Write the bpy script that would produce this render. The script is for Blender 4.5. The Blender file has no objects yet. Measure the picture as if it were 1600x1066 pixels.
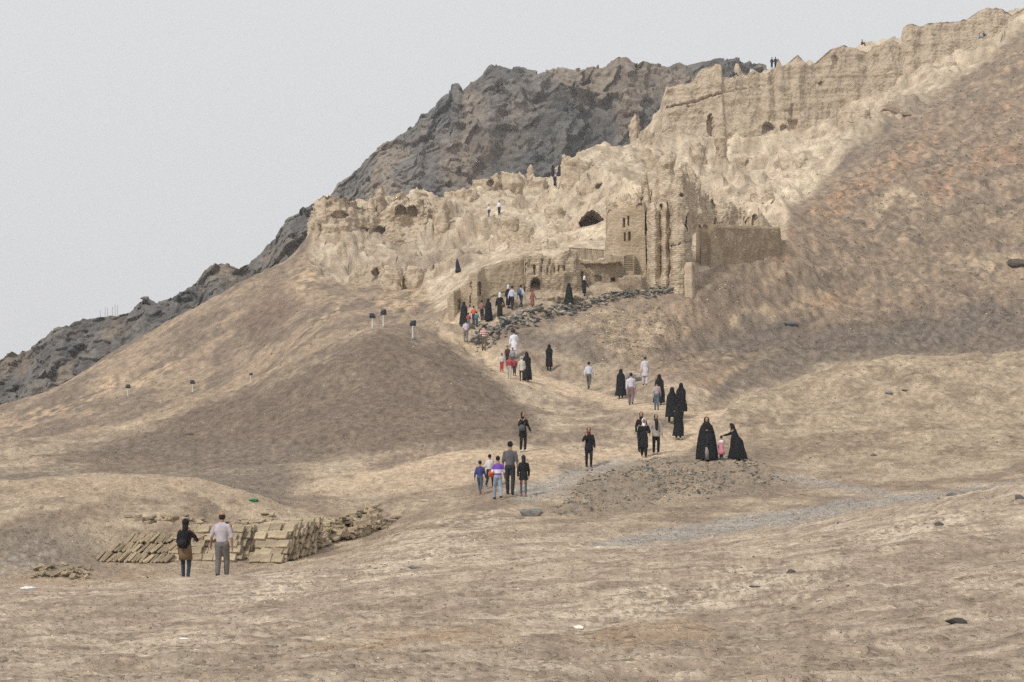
import bpy, bmesh, math, random
import numpy as np
from mathutils import Vector, Matrix

# ------------------------------------------------------------------ camera, sky, sun, exposure
scene = bpy.context.scene
C = scene.collection
FPX = 2222.2          # focal length in photo pixels (50 mm on a 36 mm wide frame, 1600 px)
HOR = 700.0           # photo row of the level line through the lens
cam_d = bpy.data.cameras.new('camera')
cam_d.lens = 50.0; cam_d.sensor_width = 36.0
cam_d.shift_y = (HOR - 533.0) / 1600.0
cam_d.clip_start = 0.2; cam_d.clip_end = 8000.0
cam = bpy.data.objects.new('camera', cam_d); C.objects.link(cam)
cam.location = (0, 0, 0); cam.rotation_euler = (math.radians(90), 0, 0)
scene.camera = cam

SUN_EL, SUN_AZ = math.radians(48), math.radians(222)      # compass azimuth: behind and to the left of the camera
world = bpy.data.worlds.new('World'); scene.world = world; world.use_nodes = True
nt = world.node_tree; nt.nodes.clear()
wo = nt.nodes.new('ShaderNodeOutputWorld'); bg = nt.nodes.new('ShaderNodeBackground')
sky = nt.nodes.new('ShaderNodeTexSky'); sky.sky_type = 'NISHITA'; sky.sun_disc = False
sky.sun_elevation = SUN_EL; sky.sun_rotation = SUN_AZ
sky.air_density = 1.0; sky.dust_density = 6.0; sky.ozone_density = 1.0
hs = nt.nodes.new('ShaderNodeHueSaturation'); hs.inputs['Saturation'].default_value = 0.25
mx = nt.nodes.new('ShaderNodeMix'); mx.data_type = 'RGBA'
mx.inputs['Factor'].default_value = 0.86                     # even overcast veil over the clear sky
mx.inputs['B'].default_value = (8.4, 8.45, 8.62, 1)
nt.links.new(sky.outputs[0], hs.inputs['Color']); nt.links.new(hs.outputs[0], mx.inputs['A'])
nt.links.new(mx.outputs['Result'], bg.inputs['Color']); bg.inputs['Strength'].default_value = 0.1
nt.links.new(bg.outputs[0], wo.inputs['Surface'])
sun_d = bpy.data.lights.new('sun', 'SUN'); sun_d.energy = 2.5; sun_d.angle = math.radians(8); sun_d.color = (1.0, 0.95, 0.88)
sun = bpy.data.objects.new('sun', sun_d); C.objects.link(sun)
sdir = Vector((math.sin(SUN_AZ) * math.cos(SUN_EL), math.cos(SUN_AZ) * math.cos(SUN_EL), math.sin(SUN_EL)))
sun.rotation_euler = sdir.to_track_quat('Z', 'Y').to_euler(); sun.location = sdir * 300
vs = scene.view_settings
vs.view_transform = 'Standard'; vs.look = 'None'; vs.exposure = 0.0; vs.gamma = 1.0; vs.use_curve_mapping = False
scene.cycles.use_denoising = False
scene.cycles.sample_clamp_indirect = 3.0

# ------------------------------------------------------------------ helpers
rng = np.random.default_rng(7)
random.seed(11)
_perm = np.concatenate([rng.permutation(256)] * 3).astype(np.int32)
_grad = rng.normal(size=(256, 3)); _grad /= np.linalg.norm(_grad, axis=1)[:, None]
_grad = _grad.astype(np.float32)
_ga = rng.random(512) * 6.2832; _g2x = np.cos(_ga).astype(np.float32); _g2y = np.sin(_ga).astype(np.float32)

def perlin2(x, y):
    x, y = np.broadcast_arrays(np.asarray(x, np.float32), np.asarray(y, np.float32))
    xi, yi = np.floor(x), np.floor(y); xf, yf = x - xi, y - yi
    xi = xi.astype(np.int32) & 255; yi = yi.astype(np.int32) & 255
    u = xf * xf * xf * (xf * (xf * 6 - 15) + 10); v = yf * yf * yf * (yf * (yf * 6 - 15) + 10)
    a = _perm[xi]; b = _perm[xi + 1]
    def g(h, fx, fy): return _g2x[h] * fx + _g2y[h] * fy
    n0 = g(_perm[a + yi], xf, yf); n0 += u * (g(_perm[b + yi], xf - 1, yf) - n0)
    n1 = g(_perm[a + yi + 1], xf, yf - 1); n1 += u * (g(_perm[b + yi + 1], xf - 1, yf - 1) - n1)
    return (n0 + v * (n1 - n0)) * np.float32(1.5)

def perlin(x, y, z=None):
    if z is None: return perlin2(x, y)
    x = np.asarray(x, np.float32); y = np.asarray(y, np.float32)
    z = np.asarray(z, np.float32)
    x, y, z = np.broadcast_arrays(x, y, z)
    xi, yi, zi = np.floor(x), np.floor(y), np.floor(z)
    xf, yf, zf = x - xi, y - yi, z - zi
    xi = xi.astype(np.int32) & 255; yi = yi.astype(np.int32) & 255; zi = zi.astype(np.int32) & 255
    f = lambda t: t * t * t * (t * (t * 6 - 15) + 10)
    u, v, w = f(xf), f(yf), f(zf)
    out = 0.0
    for dx in (0, 1):
        a = _perm[xi + dx]
        for dy in (0, 1):
            b = _perm[a + yi + dy]
            for dz in (0, 1):
                g = _grad[_perm[b + zi + dz]]
                n = g[..., 0] * (xf - dx) + g[..., 1] * (yf - dy) + g[..., 2] * (zf - dz)
                out = out + n * (u if dx else 1 - u) * (v if dy else 1 - v) * (w if dz else 1 - w)
    return out * 1.5

def fbm(x, y, z=None, octv=4, lac=2.1, gain=0.5):
    a, s, f = 1.0, 0.0, 1.0
    x = np.asarray(x, np.float32); y = np.asarray(y, np.float32)
    for i in range(octv):
        s = s + a * perlin(x * f + 17.3 * i, y * f - 9.1 * i, None if z is None else z * f + 5.7 * i)
        a *= gain; f *= lac
    return s

def ridged(x, y, z=None, octv=4, lac=2.1, gain=0.5):
    a, s, f = 1.0, 0.0, 1.0
    x = np.asarray(x, np.float32); y = np.asarray(y, np.float32)
    for i in range(octv):
        s = s + a * (1 - 2 * np.abs(perlin(x * f + 31.3 * i, y * f + 3.1 * i, None if z is None else z * f - 7.7 * i)))
        a *= gain; f *= lac
    return s

def worley(x, y, z):
    """distance to nearest and second nearest cell point, and a random value of the nearest cell"""
    x, y, z = [np.asarray(q, np.float32) for q in np.broadcast_arrays(x, y, z)]
    xi, yi, zi = [np.floor(q).astype(np.int32) for q in (x, y, z)]
    f1 = np.full(x.shape, 9.0, np.float32); f2 = f1.copy(); idv = np.zeros(x.shape, np.float32)
    for dx in (-1, 0, 1):
        for dy in (-1, 0, 1):
            for dz in (-1, 0, 1):
                cx, cy, cz = xi + dx, yi + dy, zi + dz
                h = _perm[_perm[_perm[cx & 255] + (cy & 255)] + (cz & 255)]
                h2 = _perm[h + 57]; h3 = _perm[h2 + 113]
                d = np.sqrt((cx + h / 255.0 - x) ** 2 + (cy + h2 / 255.0 - y) ** 2 + (cz + h3 / 255.0 - z) ** 2).astype(np.float32)
                nearer = d < f1
                f2 = np.where(nearer, f1, np.minimum(f2, d)); idv = np.where(nearer, h3 / 255.0, idv); f1 = np.where(nearer, d, f1)
    return f1, f2, idv

def facets(x, y, z, ang):
    """angular blocks: every cell a plane of its own height and tilt"""
    x, y, z = [np.asarray(q, np.float32) for q in np.broadcast_arrays(x, y, z)]
    xi, yi, zi = [np.floor(q).astype(np.int32) for q in (x, y, z)]
    f1 = np.full(x.shape, 9.0, np.float32); out = np.zeros(x.shape, np.float32); idv = out.copy()
    for dx in (-1, 0, 1):
        for dy in (-1, 0, 1):
            for dz in (-1, 0, 1):
                cx, cy, cz = xi + dx, yi + dy, zi + dz
                h = _perm[_perm[_perm[cx & 255] + (cy & 255)] + (cz & 255)]; h2 = _perm[h + 57]; h3 = _perm[h2 + 113]; h4 = _perm[h3 + 31]
                ex, ey, ez = x - cx - h / 255.0, y - cy - h2 / 255.0, z - cz - h3 / 255.0
                d = np.abs(ex) + np.abs(ey) + np.abs(ez); nearer = d < f1; f1 = np.where(nearer, d, f1)
                v = h4 / 255.0 - 0.5 + ang * ((h2 / 127.5 - 1) * ex + (h3 / 127.5 - 1) * ez)
                out = np.where(nearer, v, out); idv = np.where(nearer, h4 / 255.0, idv)
    return out, idv

def sstep(a, b, x):
    t = np.clip((np.asarray(x) - a) / (b - a), 0, 1); return t * t * (3 - 2 * t)

def P(px, py, d):
    """point that the photo shows at pixel (px, py), at forward distance d"""
    return Vector(((px - 800.0) / FPX * d, d, (HOR - py) / FPX * d))

def tag(o, label=None, cat=None, group=None, kind=None):
    if label: o['label'] = label
    if cat: o['category'] = cat
    if group: o['group'] = group
    if kind: o['kind'] = kind
    return o

def mesh_np(name, V, F, cols=None, uvs=None, smooth=True):
    """mesh from numpy arrays; F is an (n,4) or (n,3) index array"""
    V = np.asarray(V, np.float32); F = np.asarray(F, np.int32)
    me = bpy.data.meshes.new(name)
    n, k = F.shape
    me.vertices.add(len(V)); me.vertices.foreach_set('co', V.ravel())
    me.loops.add(n * k); me.loops.foreach_set('vertex_index', F.ravel())
    me.polygons.add(n); me.polygons.foreach_set('loop_start', np.arange(n, dtype=np.int32) * k)
    if smooth: me.polygons.foreach_set('use_smooth', np.ones(n, bool))
    me.update(calc_edges=True)
    if cols is not None:
        ca = me.color_attributes.new('Col', 'FLOAT_COLOR', 'POINT')
        c4 = np.ones((len(V), 4), np.float32); c4[:, :3] = np.asarray(cols)[:, :3]
        ca.data.foreach_set('color', c4.ravel())
    if uvs is not None:
        ul = me.uv_layers.new(name='UVMap'); ul.data.foreach_set('uv', np.asarray(uvs, np.float32)[F.ravel()].ravel())
    return me

def link(name, me, mat=None, parent=None):
    o = bpy.data.objects.new(name, me); C.objects.link(o)
    if mat is not None and me is not None and len(me.materials) == 0: me.materials.append(mat)
    if parent is not None: o.parent = parent
    return o

def empty(name, loc, rz=0.0):
    o = bpy.data.objects.new(name, None); C.objects.link(o); o.location = loc; o.rotation_euler = (0, 0, rz)
    o.empty_display_size = 0.2
    return o

def grid_faces(n, m):
    """quads of an n x m vertex grid (index i*m+j)"""
    i, j = np.meshgrid(np.arange(n - 1), np.arange(m - 1), indexing='ij')
    a = (i * m + j).ravel()
    return np.stack([a, a + m, a + m + 1, a + 1], 1)

# ------------------------------------------------------------------ materials
def new_mat(name):
    m = bpy.data.materials.new(name); m.use_nodes = True
    t = m.node_tree; b = t.nodes['Principled BSDF']
    b.inputs['Roughness'].default_value = 0.95
    b.inputs['Specular IOR Level'].default_value = 0.12
    return m, t, b

def earth_mat(name, scales=(3.0, 14.0), bump=0.05, var=0.35, brick=None, bdist=0.1, specks=()):
    """soil colour from the mesh attribute, broken up by grain; optional mud-brick courses"""
    m, t, b = new_mat(name); N = t.nodes; L = t.links
    at = N.new('ShaderNodeAttribute'); at.attribute_name = 'Col'
    tc = N.new('ShaderNodeTexCoord')
    n1 = N.new('ShaderNodeTexNoise'); n1.inputs['Scale'].default_value = scales[0]; n1.inputs['Detail'].default_value = 8; n1.inputs['Roughness'].default_value = 0.68
    n2 = N.new('ShaderNodeTexNoise'); n2.inputs['Scale'].default_value = scales[1]; n2.inputs['Detail'].default_value = 6; n2.inputs['Roughness'].default_value = 0.75
    L.new(tc.outputs['Object'], n1.inputs['Vector']); L.new(tc.outputs['Object'], n2.inputs['Vector'])
    ad = N.new('ShaderNodeMath'); ad.operation = 'ADD'
    L.new(n1.outputs['Fac'], ad.inputs[0]); L.new(n2.outputs['Fac'], ad.inputs[1])
    mr = N.new('ShaderNodeMapRange'); mr.inputs['From Min'].default_value = 0.65; mr.inputs['From Max'].default_value = 1.35
    mr.inputs['To Min'].default_value = 1 - var; mr.inputs['To Max'].default_value = 1 + var
    L.new(ad.outputs[0], mr.inputs['Value'])
    mul = N.new('ShaderNodeVectorMath'); mul.operation = 'SCALE'
    L.new(at.outputs['Color'], mul.inputs[0]); L.new(mr.outputs[0], mul.inputs['Scale'])
    col = mul.outputs[0]; hgt = ad.outputs[0]
    for sc_, amt, sz in specks:      # small stones lying in the soil
        vo = N.new('ShaderNodeTexVoronoi'); vo.inputs['Scale'].default_value = sc_; vo.inputs['Randomness'].default_value = 1.0
        L.new(tc.outputs['Object'], vo.inputs['Vector'])
        sx = N.new('ShaderNodeSeparateColor'); L.new(vo.outputs['Color'], sx.inputs[0])
        cm = N.new('ShaderNodeMapRange'); cm.interpolation_type = 'SMOOTHSTEP'
        cm.inputs['From Min'].default_value = sz; cm.inputs['From Max'].default_value = sz * 0.75; cm.inputs['To Min'].default_value = 0; cm.inputs['To Max'].default_value = 1
        L.new(vo.outputs['Distance'], cm.inputs['Value'])
        vr = N.new('ShaderNodeMapRange'); vr.inputs['To Min'].default_value = 1 - amt; vr.inputs['To Max'].default_value = 1 + amt * 0.9
        L.new(sx.outputs[0], vr.inputs['Value'])
        pick = N.new('ShaderNodeMath'); pick.operation = 'GREATER_THAN'; pick.inputs[1].default_value = 0.35; L.new(sx.outputs[1], pick.inputs[0])
        mp = N.new('ShaderNodeMath'); mp.operation = 'MULTIPLY'; L.new(cm.outputs[0], mp.inputs[0]); L.new(pick.outputs[0], mp.inputs[1])
        mi = N.new('ShaderNodeMix'); mi.data_type = 'FLOAT'; mi.inputs['A'].default_value = 1.0
        L.new(mp.outputs[0], mi.inputs['Factor']); L.new(vr.outputs[0], mi.inputs['B'])
        m2 = N.new('ShaderNodeVectorMath'); m2.operation = 'SCALE'; L.new(col, m2.inputs[0]); L.new(mi.outputs['Result'], m2.inputs['Scale']); col = m2.outputs[0]
        h3 = N.new('ShaderNodeMath'); h3.operation = 'MULTIPLY_ADD'; h3.inputs[1].default_value = 0.35; L.new(mp.outputs[0], h3.inputs[0]); L.new(hgt, h3.inputs[2]); hgt = h3.outputs[0]
    if brick:
        uv = N.new('ShaderNodeUVMap'); uv.uv_map = 'UVMap'
        br = N.new('ShaderNodeTexBrick')
        br.inputs['Scale'].default_value = 1.0; br.inputs['Brick Width'].default_value = brick[0]; br.inputs['Row Height'].default_value = brick[1]
        br.inputs['Mortar Size'].default_value = brick[2]; br.inputs['Mortar Smooth'].default_value = 0.4
        br.inputs['Color1'].default_value = (1.08, 1.08, 1.08, 1); br.inputs['Color2'].default_value = (0.88, 0.88, 0.88, 1); br.inputs['Mortar'].default_value = (brick[3],) * 3 + (1,)
        wp = N.new('ShaderNodeVectorMath'); wp.operation = 'MULTIPLY_ADD'
        nw = N.new('ShaderNodeTexNoise'); nw.inputs['Scale'].default_value = 1.3
        L.new(tc.outputs['Object'], nw.inputs['Vector'])
        wp.inputs[1].default_value = (0.12, 0.12, 0.12); L.new(nw.outputs['Color'], wp.inputs[0]); L.new(uv.outputs['UV'], wp.inputs[2])
        L.new(wp.outputs[0], br.inputs['Vector'])
        mm = N.new('ShaderNodeVectorMath'); mm.operation = 'MULTIPLY'
        L.new(col, mm.inputs[0]); L.new(br.outputs['Color'], mm.inputs[1]); col = mm.outputs[0]
        h2 = N.new('ShaderNodeMath'); h2.operation = 'SUBTRACT'; L.new(hgt, h2.inputs[0]); L.new(br.outputs['Fac'], h2.inputs[1]); hgt = h2.outputs[0]
    L.new(col, b.inputs['Base Color'])
    bp = N.new('ShaderNodeBump'); bp.inputs['Strength'].default_value = min(1.0, bump * 10); bp.inputs['Distance'].default_value = bdist
    L.new(hgt, bp.inputs['Height']); L.new(bp.outputs[0], b.inputs['Normal'])
    return m

def plain_mat(name, rgb, rough=0.9, var=0.15, scale=25.0, spec=0.15, metal=0.0, bump=0.0):
    m, t, b = new_mat(name); N = t.nodes; L = t.links
    b.inputs['Roughness'].default_value = rough; b.inputs['Specular IOR Level'].default_value = spec; b.inputs['Metallic'].default_value = metal
    tc = N.new('ShaderNodeTexCoord'); n1 = N.new('ShaderNodeTexNoise'); n1.inputs['Scale'].default_value = scale; n1.inputs['Detail'].default_value = 4
    L.new(tc.outputs['Object'], n1.inputs['Vector'])
    mr = N.new('ShaderNodeMapRange'); mr.inputs['From Min'].default_value = 0.3; mr.inputs['From Max'].default_value = 0.7
    mr.inputs['To Min'].default_value = 1 - var; mr.inputs['To Max'].default_value = 1 + var
    L.new(n1.outputs['Fac'], mr.inputs['Value'])
    sc = N.new('ShaderNodeVectorMath'); sc.operation = 'SCALE'; sc.inputs[0].default_value = rgb
    L.new(mr.outputs[0], sc.inputs['Scale']); L.new(sc.outputs[0], b.inputs['Base Color'])
    if bump:
        bp = N.new('ShaderNodeBump'); bp.inputs['Strength'].default_value = 0.6; bp.inputs['Distance'].default_value = bump
        L.new(n1.outputs['Fac'], bp.inputs['Height']); L.new(bp.outputs[0], b.inputs['Normal'])
    return m

M_ground = earth_mat('soil', (1.5, 13.0), 0.1, 0.26, bdist=0.055, specks=((5.5, 0.34, 0.42), (16.0, 0.36, 0.45)))
M_mud = earth_mat('weathered_mud', (1.6, 8.0), 0.08, 0.22, bdist=0.18)
M_mudbrick = earth_mat('mud_brick_masonry', (1.6, 8.0), 0.07, 0.16, brick=(0.34, 0.11, 0.02, 0.84), bdist=0.03)
M_rough = earth_mat('eroded_mud_brick', (2.0, 9.0), 0.09, 0.2, brick=(0.42, 0.15, 0.03, 0.9), bdist=0.06)
M_basalt = earth_mat('dark_basalt', (0.7, 4.0), 0.06, 0.35, bdist=0.2)
M_stone = earth_mat('loose_stone', (4.0, 17.0), 0.06, 0.28, bdist=0.05)
# ------------------------------------------------------------------ terrain: survey points (photo column, photo row, distance)
S = []
def line(pts, n=None):
    """survey points along a line on the ground, about every 45 px"""
    for (a, b) in zip(pts[:-1], pts[1:]):
        k = max(1, int(abs(b[0] - a[0]) / 45))
        for i in range(k):
            f = i / k; S.append(tuple(a[q] + (b[q] - a[q]) * f for q in range(3)))
    S.append(pts[-1])
def crest(pts, back, drop):
    line(pts); line([(p[0], p[1] + drop, p[2] + back) for p in pts])
def lvl(d, pts):
    line([(p[0], p[1], d) for p in pts])

for d, z in ((2.5, -1.62), (4, -1.63), (6.5, -1.65)):
    lvl(d, [(x, HOR - z * FPX / d) for x in (-900, 0, 800, 1600, 2500)])
lvl(9.5, [(-900, 1086), (0, 1080), (800, 1075), (1600, 1062), (2500, 1050)])
lvl(16, [(-900, 1008), (0, 1000), (400, 987), (800, 965), (1200, 940), (1600, 905), (2500, 870)])
lvl(25, [(-900, 950), (0, 945), (300, 932), (600, 908), (900, 880), (1200, 862), (1600, 802), (2500, 750)])
line([(-900, 930, 33), (0, 915, 33), (150, 912, 34), (290, 907, 35), (400, 901, 35.5), (520, 880, 35), (650, 862, 34), (800, 838, 37), (950, 815, 40), (1050, 800, 42.5)])
line([(60, 906, 38), (290, 909, 37), (350, 906, 37.3), (420, 890, 38)])
crest([(1400, 792, 32), (1500, 772, 31), (1600, 752, 30), (1800, 720, 29), (2500, 690, 29)], 4, 6)
line([(1000, 848, 36.5), (1200, 813, 40), (1330, 791, 42), (1450, 773, 44), (1600, 757, 46)])
line([(1100, 860, 33), (1250, 830, 33.5)])
line([(900, 803, 43.5), (1000, 790, 45), (1100, 777, 46), (1250, 765, 47), (1400, 750, 48.5), (1600, 735, 50), (2500, 690, 52)])
line([(960, 768, 47.5), (1040, 757, 48.5), (1120, 750, 49.2), (1200, 752, 49)])
line([(880, 762, 49), (940, 737, 52), (1000, 726, 53), (1104, 721, 53.5), (1150, 716, 53.6), (1200, 735, 52), (1250, 750, 50)])
line([(1040, 712, 56.5), (1130, 706, 58), (1250, 708, 56), (1400, 715, 54), (1600, 705, 55)])
# right hill
line([(1180, 680, 61), (1300, 685, 60), (1450, 675, 61), (1600, 665, 63), (2500, 610, 66)])
line([(1190, 645, 66), (1250, 635, 68), (1400, 625, 69), (1600, 612, 71), (2500, 560, 75)])
crest([(1120, 640, 67), (1180, 614, 72), (1250, 590, 77), (1320, 573, 80), (1400, 562, 83), (1440, 556, 84), (1500, 561, 84), (1600, 555, 85), (2500, 500, 90)], 7, 26)
# path up
line([(1000, 712, 58), (1060, 691, 61.5), (1052, 663, 64), (1064, 656, 65.5), (1028, 640, 68), (986, 634, 73), (970, 626, 77), (920, 613, 82), (858, 591, 86), (815, 592, 81), (797, 590, 81)])
line([(858, 591, 86), (800, 572, 87.5), (756, 557, 91.5), (728, 553, 92.5), (700, 522, 93), (725, 516, 94.5), (763, 501, 95.5), (795, 488, 96.5), (832, 488, 96), (889, 478, 98), (913, 470, 99), (1000, 454, 101), (1060, 452, 102)])
# slope beyond, right
line([(1080, 592, 79), (1150, 577, 87), (1200, 562, 92), (1300, 547, 97), (1450, 540, 99), (1600, 542, 99), (2500, 480, 105)])
line([(990, 568, 86), (1100, 530, 97), (1250, 500, 104), (1400, 470, 110), (1600, 440, 117), (2500, 300, 140)])
line([(870, 565, 87), (950, 540, 89), (900, 515, 92.5), (800, 524, 91.5)])
line([(940, 478, 98), (1000, 466, 98.8), (1060, 460, 99), (1085, 456, 99.8), (1110, 446, 102.5), (1160, 428, 107)])
line([(960, 488, 96.5), (1090, 468, 98.5), (1250, 425, 111), (1350, 400, 120), (1450, 350, 132), (1600, 300, 145), (2500, 50, 180)])
line([(1300, 335, 133), (1400, 272, 151), (1500, 220, 168), (1600, 160, 185), (2500, -160, 220)])
line([(1440, 168, 190), (1520, 112, 206), (1560, 75, 214), (1600, 45, 222), (1750, -40, 240), (2500, -330, 270)])
# mid mound
crest([(560, 521, 93), (600, 514.5, 93), (645, 516, 92.5), (690, 518, 92.5)], 4, 5)
crest([(500, 548, 94), (430, 580, 95), (350, 614, 97), (250, 650, 98), (100, 690, 98), (-900, 740, 98)], 4, 2.5)
line([(640, 545, 86), (700, 550, 88), (740, 578, 84), (800, 620, 76), (860, 648, 70), (950, 650, 68)])
line([(-200, 712, 80), (150, 705, 80), (300, 685, 80), (450, 640, 78), (600, 590, 76), (700, 605, 75)])
line([(-300, 730, 68), (200, 728, 66), (400, 700, 66), (550, 665, 66), (700, 655, 66), (800, 665, 64.5)])
line([(-300, 742, 60), (0, 736, 60), (200, 740, 57), (430, 742, 57), (520, 728, 58), (620, 705, 59), (720, 688, 60.5), (800, 688, 60.5), (900, 682, 60.5), (960, 690, 60)])
# left humps and gully
crest([(-900, 770, 53), (0, 752, 52), (180, 740, 51), (300, 745, 50), (380, 765, 48), (425, 784, 46.5)], 4, 5)
line([(-300, 785, 47), (100, 776, 46.5), (250, 775, 46)])
crest([(-900, 805, 45), (0, 796, 44), (120, 784, 44), (200, 785, 44), (290, 802, 43)], 1.2, 3)
line([(-300, 860, 41), (0, 848, 41), (100, 855, 41), (200, 845, 41.7), (300, 828, 42.5)])
line([(-300, 915, 38), (0, 905, 38), (100, 897, 39), (200, 888, 39.7), (330, 880, 40), (435, 876, 40.3), (480, 861, 42), (550, 842, 44.5), (610, 820, 47)])
line([(330, 830, 43.5), (430, 812, 45), (450, 797, 47), (520, 788, 48.5)])
line([(430, 782, 50), (470, 762, 54)])
crest([(490, 752, 54), (560, 738, 55), (640, 722, 56), (720, 704, 57), (817, 703, 57.5), (900, 696, 58)], 1.2, 2)
line([(560, 790, 50), (650, 785, 48.5), (700, 768, 50.5), (750, 770, 48.6), (780, 776, 47.3), (850, 775, 47)])
line([(700, 735, 53.5), (850, 735, 53), (920, 742, 56)])
line([(650, 825, 41), (760, 805, 43), (840, 800, 43.5)])
# left flank of the mountain
line([(-300, 745, 112), (0, 692, 112), (200, 629, 120), (301, 612, 116), (392, 603, 110)])
line([(-300, 720, 130), (0, 668, 130), (200, 600, 130), (350, 530, 130), (450, 470, 130), (520, 450, 134)])
line([(500, 500, 112), (600, 480, 113), (560, 460, 124), (640, 470, 116)])
crest([(-900, 800, 152), (0, 640, 152), (90, 605, 152), (200, 538, 152), (330, 462, 152), (420, 418, 152), (485, 385, 152)], 14, 40)
# ruin slope
line([(495, 400, 148), (560, 436, 139), (620, 442, 134), (660, 462, 122), (690, 488, 104)])
line([(500, 345, 151), (580, 380, 150), (640, 402, 141), (700, 412, 138), (716, 424, 141)])
line([(540, 330, 158), (600, 350, 157), (680, 368, 150), (740, 352, 154), (765, 337, 162), (781, 337, 163), (830, 322, 170), (868, 291, 200)])
crest([(500, 318, 157), (560, 318, 161), (620, 322, 165), (680, 318, 170), (740, 300, 180), (790, 290, 186), (840, 282, 193), (868, 276, 203), (900, 248, 204), (950, 235, 206), (1000, 222, 208)], 12, 26)
line([(700, 448, 112), (745, 404, 121), (800, 388, 122), (860, 378, 122), (930, 372, 122), (940, 358, 124)])
line([(830, 362, 140), (880, 350, 142), (900, 300, 158), (960, 268, 172), (1000, 252, 186), (1060, 260, 195), (1130, 264, 198), (1205, 264, 199), (1270, 250, 201), (1340, 198, 204), (1420, 140, 210), (1480, 108, 214), (1540, 68, 221)])
line([(950, 330, 130), (1010, 300, 142), (1100, 290, 145), (1180, 275, 157), (1260, 262, 162), (1340, 215, 178)])
line([(1090, 345, 122), (1150, 340, 124), (1210, 345, 124), (1250, 310, 138), (1310, 270, 155)])
line([(720, 500, 93.5), (780, 492, 95.5)])
# ground held up behind the walls
line([(720, 465, 99), (780, 430, 101), (830, 412, 103), (900, 408, 104), (960, 395, 106), (1030, 380, 108), (1100, 378, 110), (1210, 372, 116)])
# plateau behind the rampart
line([(1030, 165, 214), (1150, 130, 226), (1208, 106, 230), (1300, 95, 232), (1400, 72, 234), (1500, 42, 236), (1600, 10, 238), (2500, -350, 290)])
line([(-900, 900, 300), (0, 760, 290), (500, 500, 280), (1000, 350, 285), (1300, 200, 290), (1600, 150, 300), (2500, -100, 340)])

A = np.array(S, float)
def warp(px, d): return np.stack([np.asarray(px) / 100.0, np.log(d) * 9.0], -1)
W = warp(A[:, 0], A[:, 2]); val = A[:, 1]
def phi(r): return r ** 1.35
R = np.linalg.norm(W[:, None] - W[None], axis=-1)
nS = len(A)
K = np.zeros((nS + 3, nS + 3)); K[:nS, :nS] = phi(R) - np.eye(nS) * 0.03
Q = np.c_[np.ones(nS), W]; K[:nS, nS:] = Q; K[nS:, :nS] = Q.T
coef = np.linalg.solve(K, np.r_[val, 0, 0, 0])
def row_of(px, d):
    """photo row of the smooth ground at photo column px, distance d"""
    w = warp(px, d); sh = w.shape[:-1]; w = w.reshape(-1, 2); out = np.empty(len(w))
    for i in range(0, len(w), 4000):
        q = w[i:i + 4000]
        out[i:i + 4000] = phi(np.linalg.norm(q[:, None] - W[None], axis=-1)) @ coef[:nS] + coef[nS] + q @ coef[nS + 1:]
    return out.reshape(sh)

# fan of columns and distances, finest where the photo looks
cols_px = np.r_[np.linspace(-3200, -620, 22)[:-1], np.linspace(-620, -70, 36)[:-1], np.linspace(-70, 1670, 620), np.linspace(1670, 2220, 36)[1:], np.linspace(2220, 4800, 22)[1:]]
def seg(a, b, n): return np.exp(np.linspace(math.log(a), math.log(b), n + 1))[:-1]
rows_d = np.r_[seg(2.5, 9, 14), seg(9, 36, 200), seg(36, 62, 205), seg(62, 115, 220), seg(115, 240, 280), seg(240, 340, 16), 340]
NU, NV = len(cols_px), len(rows_d)
cu = np.linspace(-620, 2220, 240); cv = np.linspace(math.log(2.5), math.log(340), 330)
CG = row_of(*np.meshgrid(cu, np.exp(cv), indexing='ij'))
for _ in range(2):      # soften the kinks at survey points
    CG[1:-1] = 0.5 * CG[1:-1] + 0.25 * (CG[:-2] + CG[2:]); CG[:, 1:-1] = 0.5 * CG[:, 1:-1] + 0.25 * (CG[:, :-2] + CG[:, 2:])
def cubic_w(t):
    return [((-0.5 * t + 1) * t - 0.5) * t, (1.5 * t - 2.5) * t * t + 1, ((-1.5 * t + 2) * t + 0.5) * t, (0.5 * t - 0.5) * t * t]
def resample(G, gu, gv):
    ui = np.clip((gu - cu[0]) / (cu[1] - cu[0]), 0, len(cu) - 1.001); vi = np.clip((gv - cv[0]) / (cv[1] - cv[0]), 0, len(cv) - 1.001)
    a, b = np.floor(ui).astype(int), np.floor(vi).astype(int); wu, wv = cubic_w(ui - a), cubic_w(vi - b)
    T = sum(wu[k][:, None] * G[np.clip(a + k - 1, 0, len(cu) - 1)] for k in range(4))
    return sum(wv[k][None, :] * T[:, np.clip(b + k - 1, 0, len(cv) - 1)] for k in range(4))
PY = resample(CG, cols_px, np.log(rows_d)).astype(np.float32)
PX = np.repeat(cols_px[:, None], NV, 1).astype(np.float32); DD = np.repeat(rows_d[None], NU, 0).astype(np.float32)
X = (PX - 800) / FPX * DD; Y = DD.copy(); Z = (HOR - PY) / FPX * DD

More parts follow.
